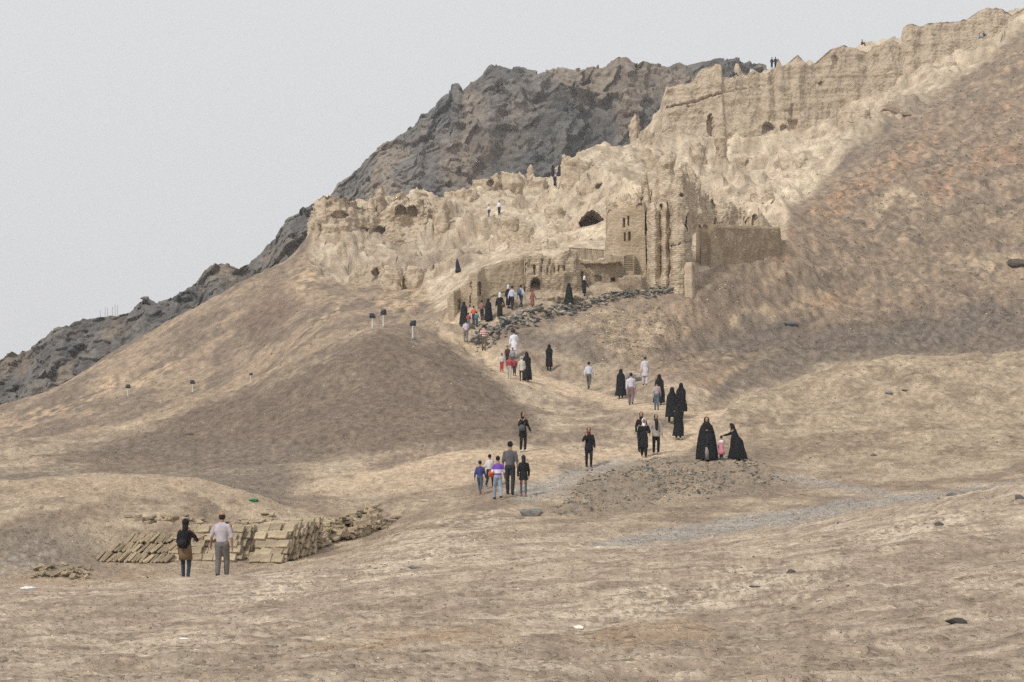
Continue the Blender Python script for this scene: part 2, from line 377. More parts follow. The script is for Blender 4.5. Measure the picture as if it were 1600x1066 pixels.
LD = np.log(rows_d).astype(np.float32)[None] + 0 * DD
PA = (PX - 800) / FPX
def rows(lo, hi): return slice(int(np.searchsorted(rows_d, lo)), int(np.searchsorted(rows_d, hi)) + 1)
def lpn(ku, kv, octv, o=0.0):
    """noise whose grain grows with distance (log-polar, so it stays even on the ground)"""
    return fbm(PA / ku + o, LD / kv + 0.7 * o, octv=octv)
WNX = lpn(0.035, 0.06, 4); WNY = lpn(0.035, 0.06, 4, 40)
def poly_mask(poly, soft, warpamp=0.0, lo=2, hi=400):
    """1 inside a region of the survey map (photo column, photo row), fading over soft px"""
    out = np.zeros(PX.shape, np.float32); J = rows(lo, hi)
    x, y = PX[:, J] + warpamp * WNX[:, J], PY[:, J] + warpamp * WNY[:, J]
    p = np.array(poly, float)
    box = (x > p[:, 0].min() - soft) & (x < p[:, 0].max() + soft) & (y > p[:, 1].min() - soft) & (y < p[:, 1].max() + soft)
    x, y = x[box], y[box]
    ins = np.zeros(x.shape, bool); dist = np.full(x.shape, 1e9, np.float32); n = len(poly)
    for i in range(n):
        (x1, y1), (x2, y2) = poly[i], poly[(i + 1) % n]
        if y1 != y2: ins ^= ((y1 > y) != (y2 > y)) & (x < (x2 - x1) * (y - y1) / (y2 - y1) + x1)
        dx, dy = x2 - x1, y2 - y1; t = np.clip(((x - x1) * dx + (y - y1) * dy) / (dx * dx + dy * dy + 1e-9), 0, 1)
        dist = np.minimum(dist, np.hypot(x - x1 - t * dx, y - y1 - t * dy))
    r = np.zeros(box.shape, np.float32); r[box] = sstep(-soft, soft, np.where(ins, dist, -dist)); out[:, J] = r
    return out
def stroke_mask(pts, warpamp=0.0, lo=2, hi=400):
    """soft band along a line; pts = (px, py, half width px)"""
    out = np.zeros(PX.shape, np.float32); J = rows(lo, hi)
    x, y = PX[:, J] + warpamp * WNX[:, J], PY[:, J] + warpamp * WNY[:, J]
    p = np.array(pts, float); w = p[:, 2].max() * 1.2
    box = (x > p[:, 0].min() - w) & (x < p[:, 0].max() + w) & (y > p[:, 1].min() - w) & (y < p[:, 1].max() + w)
    x, y = x[box], y[box]; m = np.zeros(x.shape, np.float32)
    for (x1, y1, w1), (x2, y2, w2) in zip(pts[:-1], pts[1:]):
        dx, dy = x2 - x1, y2 - y1; t = np.clip(((x - x1) * dx + (y - y1) * dy) / (dx * dx + dy * dy + 1e-9), 0, 1)
        m = np.maximum(m, 1 - sstep(0.35, 1.15, np.hypot(x - x1 - t * dx, y - y1 - t * dy) / (w1 + t * (w2 - w1))))
    r = np.zeros(box.shape, np.float32); r[box] = m; out[:, J] = r
    return out
def far(d0, d1): return sstep(d0, d1, rows_d).astype(np.float32)[None]
def where(mask, fn):
    """evaluate fn(X, Y, boolean index) only where the mask is not empty"""
    b = mask > 0.003; out = np.zeros(PX.shape, np.float32)
    if b.any(): out[b] = fn(X[b], Y[b], b)
    return out * mask

RUIN = [(488, 415), (486, 296), (640, 290), (740, 280), (880, 228), (1010, 205), (1040, 100), (1300, 40), (1640, -40), (1640, 20), (1560, 70), (1430, 175), (1330, 235), (1228, 335), (1225, 372), (1100, 420), (1060, 448), (900, 470), (720, 500), (694, 492), (660, 455), (600, 440), (545, 440)]
m_ruin = poly_mask(RUIN, 9, 7, 98) * far(98, 104)
m_mound = poly_mask([(560, 528), (640, 520), (700, 530), (735, 575), (800, 625), (850, 655), (820, 690), (650, 700), (520, 725), (430, 735), (300, 735), (60, 728), (150, 700), (300, 645), (430, 590)], 12, 10, 58, 99) * far(58, 62) * (1 - far(97, 99))
m_path = np.maximum.reduce([
    stroke_mask([(690, 519, 7), (740, 540, 12), (790, 585, 14), (880, 605, 13), (960, 628, 12), (1030, 642, 14), (1090, 650, 16)], 4, 66) * far(66, 68),
    stroke_mask([(1130, 645, 10), (1085, 662, 22), (1060, 690, 26), (1000, 712, 22), (930, 715, 22), (820, 708, 14), (720, 712, 14), (560, 745, 12)], 6, 51, 74) * far(51, 53) * (1 - far(70, 74)),
    stroke_mask([(690, 505, 5), (760, 503, 5), (832, 490, 5), (900, 477, 4)], 2, 92, 110) * far(92, 93),
    stroke_mask([(500, 760, 12), (640, 750, 22), (750, 735, 22), (860, 740, 18)], 10, 48, 60) * far(48, 50) * 0.8])
m_wash = stroke_mask([(930, 858, 7), (1000, 845, 15), (1100, 830, 16), (1200, 812, 15), (1300, 796, 13), (1390, 781, 9), (1490, 766, 6), (1600, 752, 4)], 6, 33, 53) * far(33, 35) * (1 - far(50, 53))
m_wash = np.maximum(m_wash, 0.85 * stroke_mask([(810, 775, 14), (870, 760, 22), (940, 735, 16), (990, 725, 12)], 5, 44, 60))
m_wash = np.maximum(m_wash, 0.7 * stroke_mask([(1210, 742, 7), (1270, 748, 12), (1340, 760, 12), (1400, 772, 6)], 5, 44, 58))
m_slate = poly_mask([(860, 800), (930, 745), (1000, 722), (1110, 716), (1200, 728), (1240, 745), (1180, 768), (1060, 782), (960, 800), (900, 812)], 20, 16, 42.5, 56.5) * far(42.5, 43.5) * (1 - far(55, 56.5))

def blob_s(cx, cy, rx, ry, ang=0.0, lo=2.0, hi=400, warpamp=14):
    J = rows(lo, hi)
    x = PX[:, J] + warpamp * WNX[:, J] - cx; y = PY[:, J] + warpamp * WNY[:, J] - cy
    c, s = math.cos(math.radians(ang)), math.sin(math.radians(ang))
    return J, 1 - sstep(0.45, 1.1, np.hypot((x * c - y * s) / rx, (x * s + y * c) / ry))     # ang: degrees up to the right
def blob(*a):
    J, m = blob_s(*a); out = np.zeros(PX.shape, np.float32); out[:, J] = m; return out

# ---------------- relief
ca, sa = 0.54, 0.84
Zb = Z.copy()
nearm = 1 - far(30, 45)
flat = np.clip(m_path * 1.0, 0, 1)
for (fx, fd) in [(291, 36.8), (347, 37.2), (770, 48), (800, 47), (817, 57.5), (920, 56), (1010, 57), (1110, 53.5), (1150, 53.6), (1060, 61.5)]:
    fxw = (fx - 800) / FPX * fd; J = rows(fd - 4, fd + 4)
    flat[:, J] = np.maximum(flat[:, J], 1 - sstep(0.8, 3.0, np.hypot(X[:, J] - fxw, Y[:, J] - fd)))
relief = np.zeros_like(Z)
n_big = fbm(X / 9, Y / 9, octv=3)
relief += (0.10 * n_big * nearm + 0.32 * n_big * far(38, 60) * (1 - m_ruin)) * (1 - flat)
J = rows(2, 130); K_ = rows(2, 60)
relief[:, J] += (0.055 * fbm(X[:, J] / 1.6, Y[:, J] / 1.1, octv=4) * (1 - far(90, 130))[:, J]) * (1 - 0.7 * flat[:, J])
lay = fbm(X[:, K_] / 1.0 + 3, (Y[:, K_] - 0.25 * X[:, K_]) / 0.40, octv=5)                       # crusty layered foreground
relief[:, K_] += nearm[:, K_] * 0.06 * np.where(lay > 0.05, np.minimum(lay - 0.05, 0.28), lay * 0.35) * 1.6
relief[:, K_] += 0.016 * fbm(X[:, K_] / 0.42, Y[:, K_] / 0.17, octv=4) * (1 - far(36, 60))[:, K_]
m_rslope = poly_mask([(1040, 470), (1230, 385), (1240, 330), (1440, 175), (1640, 10), (2300, -300), (2300, 560), (1600, 535), (1440, 548), (1200, 572), (1060, 600), (930, 560), (900, 520)], 20, 0, 80) * far(80, 88)
gul = where(m_rslope, lambda x, y, b: ridged((x * ca + y * sa) / 16 + 0.6 * n_big[b], (x * sa - y * ca) / 3.4 + 1.3 * n_big[b] + 0.5 * perlin2(x / 3, y / 3), octv=5))
fine_r = where(m_rslope, lambda x, y, b: fbm(x / 2.1, y / 2.6, octv=4))
relief += 0.09 * gul * (0.3 + sstep(-.5, .4, n_big)) + 0.34 * fine_r
m_left = (1 - m_rslope) * (1 - m_ruin) * far(60, 75)
gl2 = where(m_left, lambda x, y, b: ridged((x * -0.25 + y * .97) / 12, (x * .97 + y * .25) / 2.2, octv=4))
relief += (0.09 * gl2 + 0.14 * where(m_left, lambda x, y, b: fbm(x / 1.8, y / 2.2, octv=4))) * (1 - flat)
m_hump = np.clip(blob(150, 800, 330, 75, 0, 39, 56) + blob(1400, 640, 330, 110, 0, 50, 92), 0, 1)
relief += 0.09 * where(m_hump, lambda x, y, b: ridged(x / 2.6, y / 2.6, octv=4)) * (1 - flat)
relief += where(m_slate, lambda x, y, b: 0.14 * fbm(x / 0.5, y / 0.6, octv=4) + 0.03)
# eroded ruins: collapsed rooms, terraces and wall stubs
upr = far(106, 122) + np.zeros_like(Z)
for px_, d_ in [(716, 141), (772, 162), (868, 202), (1208, 230), (925, 128)]:
    J = rows(d_ - 6, d_ + 6); upr[:, J] *= sstep(1.5, 5, np.hypot(X[:, J] - (px_ - 800) / FPX * d_, Y[:, J] - d_))
mu = m_ruin * upr
def ruin_relief(x, y, b):
    zb = Zb[b]
    rr = fbm(x / 11, y / 16, octv=3, gain=0.5)
    t = zb + 1.5 * rr + 0.25 * ridged(x / 4 + 3, y / 6.0, octv=3, gain=0.5)
    st = 3.8; q = t / st + 0.5 * fbm(x / 30, y / 30, octv=2); fr = q - np.floor(q)
    tt = t + st * (sstep(0.35, 0.8, fr) - fr) * (0.25 + 0.45 * sstep(-0.2, 0.3, perlin(x / 12 + 9, y / 14)))
    w1, w2, wid = worley(x / 2.2, y / 3.0, 0 * x)
    lump = np.maximum(0, fbm(x / 2.6 + 4, y / 3.4, octv=3) - 0.12)
    return 0.9 * (tt - zb) - 0.3 + 0.16 * (wid - 0.5) + 1.0 * lump + 0.13 * fbm(x / 0.8, y / 0.9, octv=3)
relief += where(mu, ruin_relief)
for px_, d_, r_, a_ in [(660, 147, 6, -2.6), (560, 142, 4, -1.8), (755, 134, 5, -1.6), (610, 158, 4, -1.6), (600, 138, 4, 1.6), (690, 122, 4, 1.2), (850, 142, 4, 1.5), (805, 166, 5, 1.8), (960, 157, 5, 2.2), (1120, 152, 5, 1.8), (1285, 172, 6, 2.6), (1345, 182, 7, 3.2), (1395, 192, 6, 2.4), (1065, 166, 5, 1.8), (1200, 165, 5, -1.6), (1150, 178, 5, -2.0), (735, 168, 4, -1.8), (640, 165, 3, 1.5), (830, 182, 4, -1.5), (1000, 168, 4, -1.5), (1320, 160, 4, -2.0)]:
    J = rows(d_ - 3 * r_, d_ + 3 * r_); rad = np.hypot(X[:, J] - (px_ - 800) / FPX * d_, (Y[:, J] - d_) * 0.8) / r_
    relief[:, J] += a_ * np.exp(-rad ** 3) * m_ruin[:, J] * (0.8 + 0.4 * n_big[:, J])
relief += m_ruin * (1 - upr) * 0.12 * fbm(X / 1.2, Y / 1.2, octv=2)
Z = Z + relief
# pushed sideways so that faces overhang and cracks open
hx = where(mu, lambda x, y, b: 0.28 * fbm(x / 1.0, y / 1.6, Z[b] / 0.6, octv=3))
hy = where(mu, lambda x, y, b: 0.5 * fbm(x / 2.2 + 50, y / 1.9, Z[b] / 0.5, octv=3))
def pit(px, d, rx, ry, z):
    global Z
    x0 = (px - 800) / FPX * d
    w = 1 - sstep(0.8, 1.1, np.hypot((X - x0) / rx, (Y - d) / ry))
    Z = np.where(w > 0, Z * (1 - w) + np.minimum(Z, z) * w, Z)
pit(925, 133.2, 3.2, 5.5, P(925, 353, 128).z - 0.3)
X2 = X + hx; Y2 = Y + hy

# ---------------- soil colours, with some light and shade painted in
def rgb(r, g, b):
    f = lambda c: ((c / 255 + 0.055) / 1.055) ** 2.4 if c > 10 else c / 255 / 12.92
    return np.array([f(r), f(g), f(b)], np.float32)
col = np.ones(Z.shape + (3,), np.float32)
def lay_on(m, c, k=1.0, J=slice(None)):
    m = np.clip(m * k, 0, 1)[..., None].astype(np.float32); cc = col[:, J]; cc *= (1 - m); cc += m * np.asarray(c, np.float32)
def spots(lst, c, lo, hi, wa, mul=None):
    for cx, cy, rx, ry, a, k in lst:
        J, m = blob_s(cx, cy, rx, ry, a, lo, hi, wa)
        lay_on(m if mul is None else m * mul[:, J], c, k, J)
c_pale = rgb(196, 178, 150); c_dark = rgb(118, 104, 90); c_ruin = rgb(186, 168, 141); c_orange = rgb(172, 136, 104)
c_gravel = rgb(158, 152, 143); c_slate = rgb(112, 108, 100); c_crust = rgb(206, 190, 166)
col *= rgb(152, 134, 113)
n1 = lpn(0.05, 0.05, 5); n2 = lpn(0.014, 0.02, 5, 7)
n2f = fbm(PA / 0.05 + 3, (LD + 0.12 * PA) / 0.022, octv=5); n3 = lpn(0.005, 0.008, 3, 17)
streak = where(np.clip(m_rslope, 0, 1), lambda x, y, b: fbm((x * ca + y * sa) / 9 + .8 * n_big[b], (x * sa - y * ca) / 1.6 + 1.2 * n_big[b], octv=6, gain=0.6))
lay_on(sstep(-0.1, 0.5, n1), c_pale, 0.45); lay_on(sstep(0.0, 0.55, -n1), c_dark, 0.5)
# foreground crust
fg = 1 - far(33, 42)
lay_on(fg + 0 * Z, rgb(178, 160, 138), 0.75)
lay_on(fg * sstep(0.05, 0.5, n2f + 0.2 * n1), c_crust, 0.5)
lay_on(fg * sstep(0.05, 0.5, -n2f), rgb(142, 125, 108), 0.6)
spots([(430, 925, 110, 22, 14, 0.75), (640, 880, 150, 18, 14, 0.6), (1080, 925, 240, 22, 8, 0.75), (1250, 905, 120, 20, 8, 0.6), (700, 830, 160, 22, 12, 0.5), (1420, 830, 150, 18, 14, 0.7), (1000, 950, 200, 25, 5, .4), (900, 860, 120, 16, 8, .4), (250, 1000, 260, 20, 3, .35), (780, 1040, 220, 18, 3, .35)], c_crust, 8, 44, 22, sstep(-0.35, 0.35, n3 + n2f))
spots([(1100, 990, 420, 30, 3, .35), (200, 960, 200, 20, 4, .3), (1450, 880, 220, 30, 8, .35), (600, 950, 260, 14, 6, .4), (1300, 1030, 300, 16, 4, .4), (400, 1040, 260, 14, 3, .35)], rgb(140, 123, 106), 8, 40, 22)
spots([(1000, 985, 150, 18, 3, .35), (640, 1000, 200, 14, 4, .4), (160, 905, 200, 8, 2, 0.3)], rgb(180, 148, 112), 8, 42, 14)
# humps, mound, slopes
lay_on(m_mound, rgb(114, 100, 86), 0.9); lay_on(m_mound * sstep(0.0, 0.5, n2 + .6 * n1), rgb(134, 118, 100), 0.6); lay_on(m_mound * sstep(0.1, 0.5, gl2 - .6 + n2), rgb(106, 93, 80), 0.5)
spots([(180, 765, 300, 26, 0, .7)], rgb(172, 152, 126), 40, 54, 14); spots([(60, 860, 130, 40, 0, .8)], rgb(128, 117, 103), 38, 44, 14)  # painted light on the left hump front, painted shade on the gully slope
spots([(40, 875, 60, 20, 20, .6)], c_gravel, 38, 44, 14, sstep(0, .5, n3))
spots([(300, 705, 260, 22, 0, .6)], rgb(120, 108, 95), 58, 90, 14)
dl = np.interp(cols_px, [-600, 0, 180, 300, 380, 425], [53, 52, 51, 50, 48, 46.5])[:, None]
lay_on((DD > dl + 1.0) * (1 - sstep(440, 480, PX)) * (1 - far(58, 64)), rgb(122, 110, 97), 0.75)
lay_on((DD < dl + 0.8) * (DD > dl - 3.2) * (1 - sstep(440, 480, PX)) * sstep(-.4, .3, n2 + .4), rgb(178, 158, 132), 0.6)  # lit front of the left hump painted as a pale band below its crest
lay_on(stroke_mask([(560, 522, 4), (430, 586, 10), (300, 640, 12), (100, 690, 12), (-100, 700, 14)], 8, 90) * far(90, 97), rgb(170, 148, 120), 0.55)
lay_on(m_left * far(97, 104), rgb(134, 117, 99), 0.7)
lay_on(m_left * far(100, 106) * sstep(-0.1, 0.5, n1 + 0.5 * n2), rgb(160, 139, 115), 0.6); lay_on(m_left * far(100, 106) * sstep(0.0, 0.5, -n1 - 0.4 * n2 + .3 * gl2 - .2), rgb(112, 100, 88), 0.5)
spots([(240, 590, 60, 10, 30, .7), (150, 615, 60, 14, 25, .7), (60, 650, 70, 10, 20, .7), (500, 505, 70, 10, 35, .7), (640, 470, 70, 24, 20, .7), (480, 440, 40, 16, 40, .7)], rgb(184, 159, 127), 100, 160, 14, sstep(-.5, .4, n2 + n3))
spots([(415, 490, 55, 34, 40, .8)], rgb(118, 100, 86), 100, 150, 14)
lay_on(m_rslope, rgb(140, 122, 102), 0.9)
lay_on(m_rslope * sstep(0.05, 0.6, streak + .4 * n2), rgb(162, 141, 117), 0.6); lay_on(m_rslope * sstep(0.05, 0.6, -streak + .3 * n3), rgb(114, 101, 89), 0.6)
spots([(1380, 270, 130, 22, 36, .8), (1300, 330, 60, 26, 40, .8), (1480, 280, 60, 24, 25, .7), (1560, 250, 70, 30, 30, .7), (1420, 190, 26, 14, 20, .7), (1290, 470, 60, 16, 20, .5), (1490, 530, 50, 22, 5, .7), (1140, 410, 110, 6, 20, .8), (1230, 395, 40, 10, 25, .8), (1560, 170, 60, 18, 35, .5), (1070, 560, 70, 14, 20, .4), (1040, 590, 50, 14, 30, .4), (1120, 595, 80, 18, 8, .4), (1500, 110, 60, 16, 35, .4)], rgb(164, 130, 101), 76, 240, 30, 0.9 * sstep(-0.45, 0.5, n2 + n3 + 0.5 * n1))
spots([(1400, 320, 45, 18, 10, .8), (1560, 400, 90, 22, 12, .6), (1000, 530, 80, 14, 10, .7), (960, 505, 60, 12, 10, .6), (1180, 500, 120, 22, 25, .5)], rgb(188, 168, 138), 76, 240, 16, sstep(-0.4, 0.3, n2))
spots([(1150, 530, 150, 24, 14, .8), (1500, 505, 190, 30, 5, .8), (1270, 535, 170, 24, 8, .8), (1420, 530, 150, 24, 4, .7), (870, 535, 110, 26, -8, .75), (1450, 130, 20, 60, -60, 0.5), (1330, 250, 130, 10, 38, .5)], rgb(112, 102, 92), 76, 240, 16)
m_rh = poly_mask([(1110, 645), (1180, 612), (1320, 570), (1440, 553), (1640, 548), (2300, 480), (2300, 740), (1600, 725), (1250, 715), (1150, 690)], 10, 6, 50, 92) * far(50, 53) * (1 - far(88, 92))
dc = np.interp(cols_px, [1050, 1120, 1180, 1250, 1320, 1400, 1440, 1600, 2500], [60, 67, 72, 77, 80, 83, 84, 85, 90])[:, None]
m_rh = m_rh * (DD < dc + 2.5)
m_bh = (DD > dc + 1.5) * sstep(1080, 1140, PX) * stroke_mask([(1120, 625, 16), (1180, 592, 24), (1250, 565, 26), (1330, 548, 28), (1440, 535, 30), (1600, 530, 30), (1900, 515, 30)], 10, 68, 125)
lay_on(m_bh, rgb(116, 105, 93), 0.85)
lay_on(m_rh, rgb(164, 146, 121), 0.85); lay_on(m_rh * sstep(0.0, 0.5, -n1 - .3 * n2), rgb(136, 119, 99), 0.7); lay_on(m_rh * sstep(0.15, 0.5, n2), rgb(182, 164, 138), 0.5)
spots([(1250, 700, 180, 20, 6, .5)], rgb(126, 110, 92), 50, 70, 14)
# ruins
lay_on(m_ruin, c_ruin, 0.95)
lay_on(m_ruin * sstep(0.0, 0.5, n2), rgb(200, 184, 158), 0.55); lay_on(m_ruin * sstep(0.0, 0.5, -n2 - .5 * n1), rgb(156, 137, 113), 0.65)
lay_on(m_ruin * (relief < -0.9), rgb(150, 134, 114), 0.35)  # darker tone where the relief sinks deepest
spots([(660, 395, 60, 22, 20, .6), (640, 425, 40, 12, 10, .5), (715, 410, 40, 22, 30, .7), (760, 360, 50, 14, 25, .4), (1420, 175, 60, 24, 30, .6), (610, 345, 30, 10, 10, .5)], rgb(138, 122, 104), 100, 240, 12)
spots([(1140, 220, 40, 10, 20, .9), (930, 365, 50, 12, 0, .7), (1000, 300, 60, 8, 12, .7), (1230, 300, 90, 30, 30, .5)], rgb(214, 196, 164), 100, 240, 8)
lay_on(m_path, rgb(190, 168, 139), 0.9); lay_on(m_wash, c_gravel, 0.75); lay_on(m_slate, rgb(146, 130, 110), 0.7); lay_on(m_slate * sstep(0, .4, n3 + .5 * n2), c_slate, 0.6)
grit = 0.24 + 0.10 * far(50, 60) + 0.10 * m_rslope
lines = where(m_rslope, lambda x, y, b: sstep(0.55, 0.95, ridged((x * ca + y * sa) / 9 + .5 * n_big[b], (x * sa - y * ca) / 2.2 + 1.4 * n_big[b] + .4 * perlin2(x, y), octv=3, gain=.4)) * sstep(-.1, .5, n1[b] + n2[b]))
lay_on(np.clip(lines, 0, 1), rgb(104, 92, 80), 0.55)
col *= (1 + grit * n3)[..., None]
lum = col.mean(-1, keepdims=True); col = np.clip((lum + (col - lum) * (0.92 - 0.06 * m_ruin[..., None])) * np.float32(1.15) * np.array([0.995, 0.993, 1.005], np.float32), 0.02, 0.85)

V = np.stack([X2, Y2, Z], -1).reshape(-1, 3)
F = grid_faces(NU, NV)[:, ::-1]
F = np.stack([F[:, 0], F[:, 1], F[:, 2], F[:, 3]], 1)
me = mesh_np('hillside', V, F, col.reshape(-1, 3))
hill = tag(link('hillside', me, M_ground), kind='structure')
if me.polygons[5000].normal.z < 0: me.flip_normals()

ldv = np.log(rows_d)
def ground(px, d):
    """height of the built ground at photo column px, distance d"""
    i = int(np.clip(np.searchsorted(cols_px, px) - 1, 0, NU - 2)); j = int(np.clip(np.searchsorted(rows_d, d) - 1, 0, NV - 2))
    a = (px - cols_px[i]) / (cols_px[i + 1] - cols_px[i]); b = (d - rows_d[j]) / (rows_d[j + 1] - rows_d[j])
    return float((Z[i, j] * (1 - a) + Z[i + 1, j] * a) * (1 - b) + (Z[i, j + 1] * (1 - a) + Z[i + 1, j + 1] * a) * b)
def on_ground(px, d):
    return Vector(((px - 800) / FPX * d, d, ground(px, d)))
def ground_xy(x, y): return ground(800 + x / y * FPX, y)
def hit(px, py, lo=9.0, hi=240.0):
    """first ground point that the ray through a photo pixel meets beyond distance lo"""
    i = int(np.clip(np.searchsorted(cols_px, px), 0, NU - 1))
    j0 = int(np.searchsorted(rows_d, lo)); j1 = int(np.searchsorted(rows_d, hi))
    pr = HOR - Z[i, j0:j1] / rows_d[j0:j1] * FPX
    k = np.nonzero(pr <= py)[0]
    d = rows_d[j0 + (k[0] if len(k) else int(np.argmin(pr)))]
    return on_ground(px, d), d

# plain of the dry lake round the mountain, out to the horizon
def plain():
    n = 60
    r = np.r_[0, np.exp(np.linspace(math.log(30), math.log(560), 30))]; a = np.linspace(0, 2 * math.pi, n, endpoint=False)
    RR, AA = np.meshgrid(r, a, indexing='ij')
    V = np.stack([RR * np.cos(AA), RR * np.sin(AA) + 60, -14 + 0.0 * RR], -1).reshape(-1, 3)
    i, j = np.meshgrid(np.arange(len(r) - 1), np.arange(n), indexing='ij'); b = i * n + j; b2 = i * n + (j + 1) % n
    F = np.stack([b, b + n, b2 + n, b2], -1).reshape(-1, 4)
    c = np.ones((len(V), 3)) * rgb(170, 152, 128)
    return tag(link('dry_lake_plain', mesh_np('dry_lake_plain', V, F, c), M_ground), kind='structure')
plain()
# ------------------------------------------------------------------ basalt cliffs behind the ruins
def cliff(name, nodes, nu, nv, amp, cs, back, seed, jag, brown=0.3):
    """rock face between a foot line and a crest line; nodes = (px, d_foot, py_foot, d_top, py_top)"""
    A = np.array(nodes, float)
    fx = (A[:, 0] - 800) / FPX
    foot = np.stack([fx * A[:, 1], A[:, 1], (HOR - A[:, 2]) / FPX * A[:, 1]], 1)
    top = np.stack([fx * A[:, 3], A[:, 3], (HOR - A[:, 4]) / FPX * A[:, 3]], 1)
    t0 = np.r_[0, np.cumsum(np.hypot(np.diff(A[:, 0]), np.diff(A[:, 4])))]; t = np.linspace(0, t0[-1], nu)
    L = lambda q: np.stack([np.interp(t, t0, q[:, k]) for k in range(3)], 1)
    foot, top = L(foot), L(top)
    top[:, 2] += jag * fbm(top[:, 0] / 5 + seed, 0 * top[:, 0], octv=5)
    nb = 10
    h = np.linspace(0, 1, nv)[None, :, None]
    G = foot[:, None] * (1 - h) + top[:, None] * h
    G[:, :, 1] += (back * 0.35) * (h[..., 0] ** 2.2 - h[..., 0])                  # steeper low down
    k = np.linspace(0, 1, nb + 1)[1:][None, :, None]
    B = top[:, None] + k * np.array([0, back * 3.0, -back * 0.9])
    G = np.concatenate([G, B], 1)
    x, y, z = G[..., 0], G[..., 1], G[..., 2]
    wx = 0.35 * fbm(x / cs + seed, y / cs, z / cs, octv=4)
    b1, i1 = facets(x / cs * 0.8 + wx, y / cs * 0.6 + seed, z / (cs * 2.2) + wx, 0.9)
    b2, idg = facets(x / cs * 2.0 + wx, y / cs * 1.5 + seed, z / (cs * 0.55) + wx, 0.9)
    b3, ide = facets(x / cs * 5.0 + wx, y / cs * 4 + seed, z / (cs * 0.17) + wx, 0.8)
    rd = fbm(x / cs * 0.4 + seed, y / cs * .3, z / cs * 0.14, octv=4)
    disp = amp * (1.25 * rd + 0.8 * b1 + 0.42 * b2 + 0.20 * b3)
    G[..., 1] -= disp * 0.95; G[..., 2] += disp * 0.12 + amp * 0.05 * b3; G[..., 0] += amp * 0.12 * b2
    V = G.reshape(-1, 3)
    nn = fbm(x / cs * .8 + 9, y / cs * .5, z / cs * .5, octv=5); n4 = fbm(x * 1.3, y * 1.3, z * 1.3, octv=3)
    col = np.ones(G.shape, np.float32) * rgb(108, 104, 99)
    m = np.clip(sstep(0.02, 0.5, nn + brown * 0.4 - 0.1), 0, 1)[..., None] * 0.5; col = col * (1 - m) + rgb(144, 128, 112) * m
    m = sstep(0.1, 0.5, -nn)[..., None] * 0.7; col = col * (1 - m) + rgb(88, 88, 88) * m
    col *= (0.82 + 0.4 * idg)[..., None] * (1 + 0.25 * n4)[..., None]
    me = mesh_np(name, V, grid_faces(nu, nv + nb), np.clip(col, .01, .6).reshape(-1, 3), smooth=False)
    if me.polygons[len(me.polygons) // 3].normal.y > 0: me.flip_normals()
    return tag(link(name, me, M_basalt), kind='structure')

mesa_top = [(505, 335), (530, 297), (560, 262), (590, 225), (610, 212), (640, 195), (652, 185), (657, 171), (664, 173), (700, 150), (705, 128), (715, 125), (722, 134), (735, 121), (755, 112), (765, 103), (778, 108), (830, 117), (900, 112), (940, 108), (975, 97), (992, 105), (1010, 100), (1060, 93), (1100, 90), (1150, 100), (1200, 112), (1280, 130), (1400, 160)]
cliff('basalt_mesa', [(p, 272, max(q + 150, 330) if p < 700 else 330, 292, q) for p, q in mesa_top], 540, 180, 3.4, 8.5, 24, 3.0, 0.5, 0.45)
out_top = [(-300, 690), (-80, 600), (0, 558), (25, 553), (60, 533), (95, 510), (150, 497), (190, 488), (222, 468), (228, 462), (240, 469), (268, 462), (310, 448), (328, 420), (345, 411), (372, 421), (395, 402), (420, 382), (437, 350), (450, 333), (475, 326), (500, 318), (530, 330)]
cliff('basalt_outcrop', [(p, 161, q + 120, 172, q) for p, q in out_top], 380, 90, 1.5, 3.6, 8, 8.0, 0.55, 0.1)

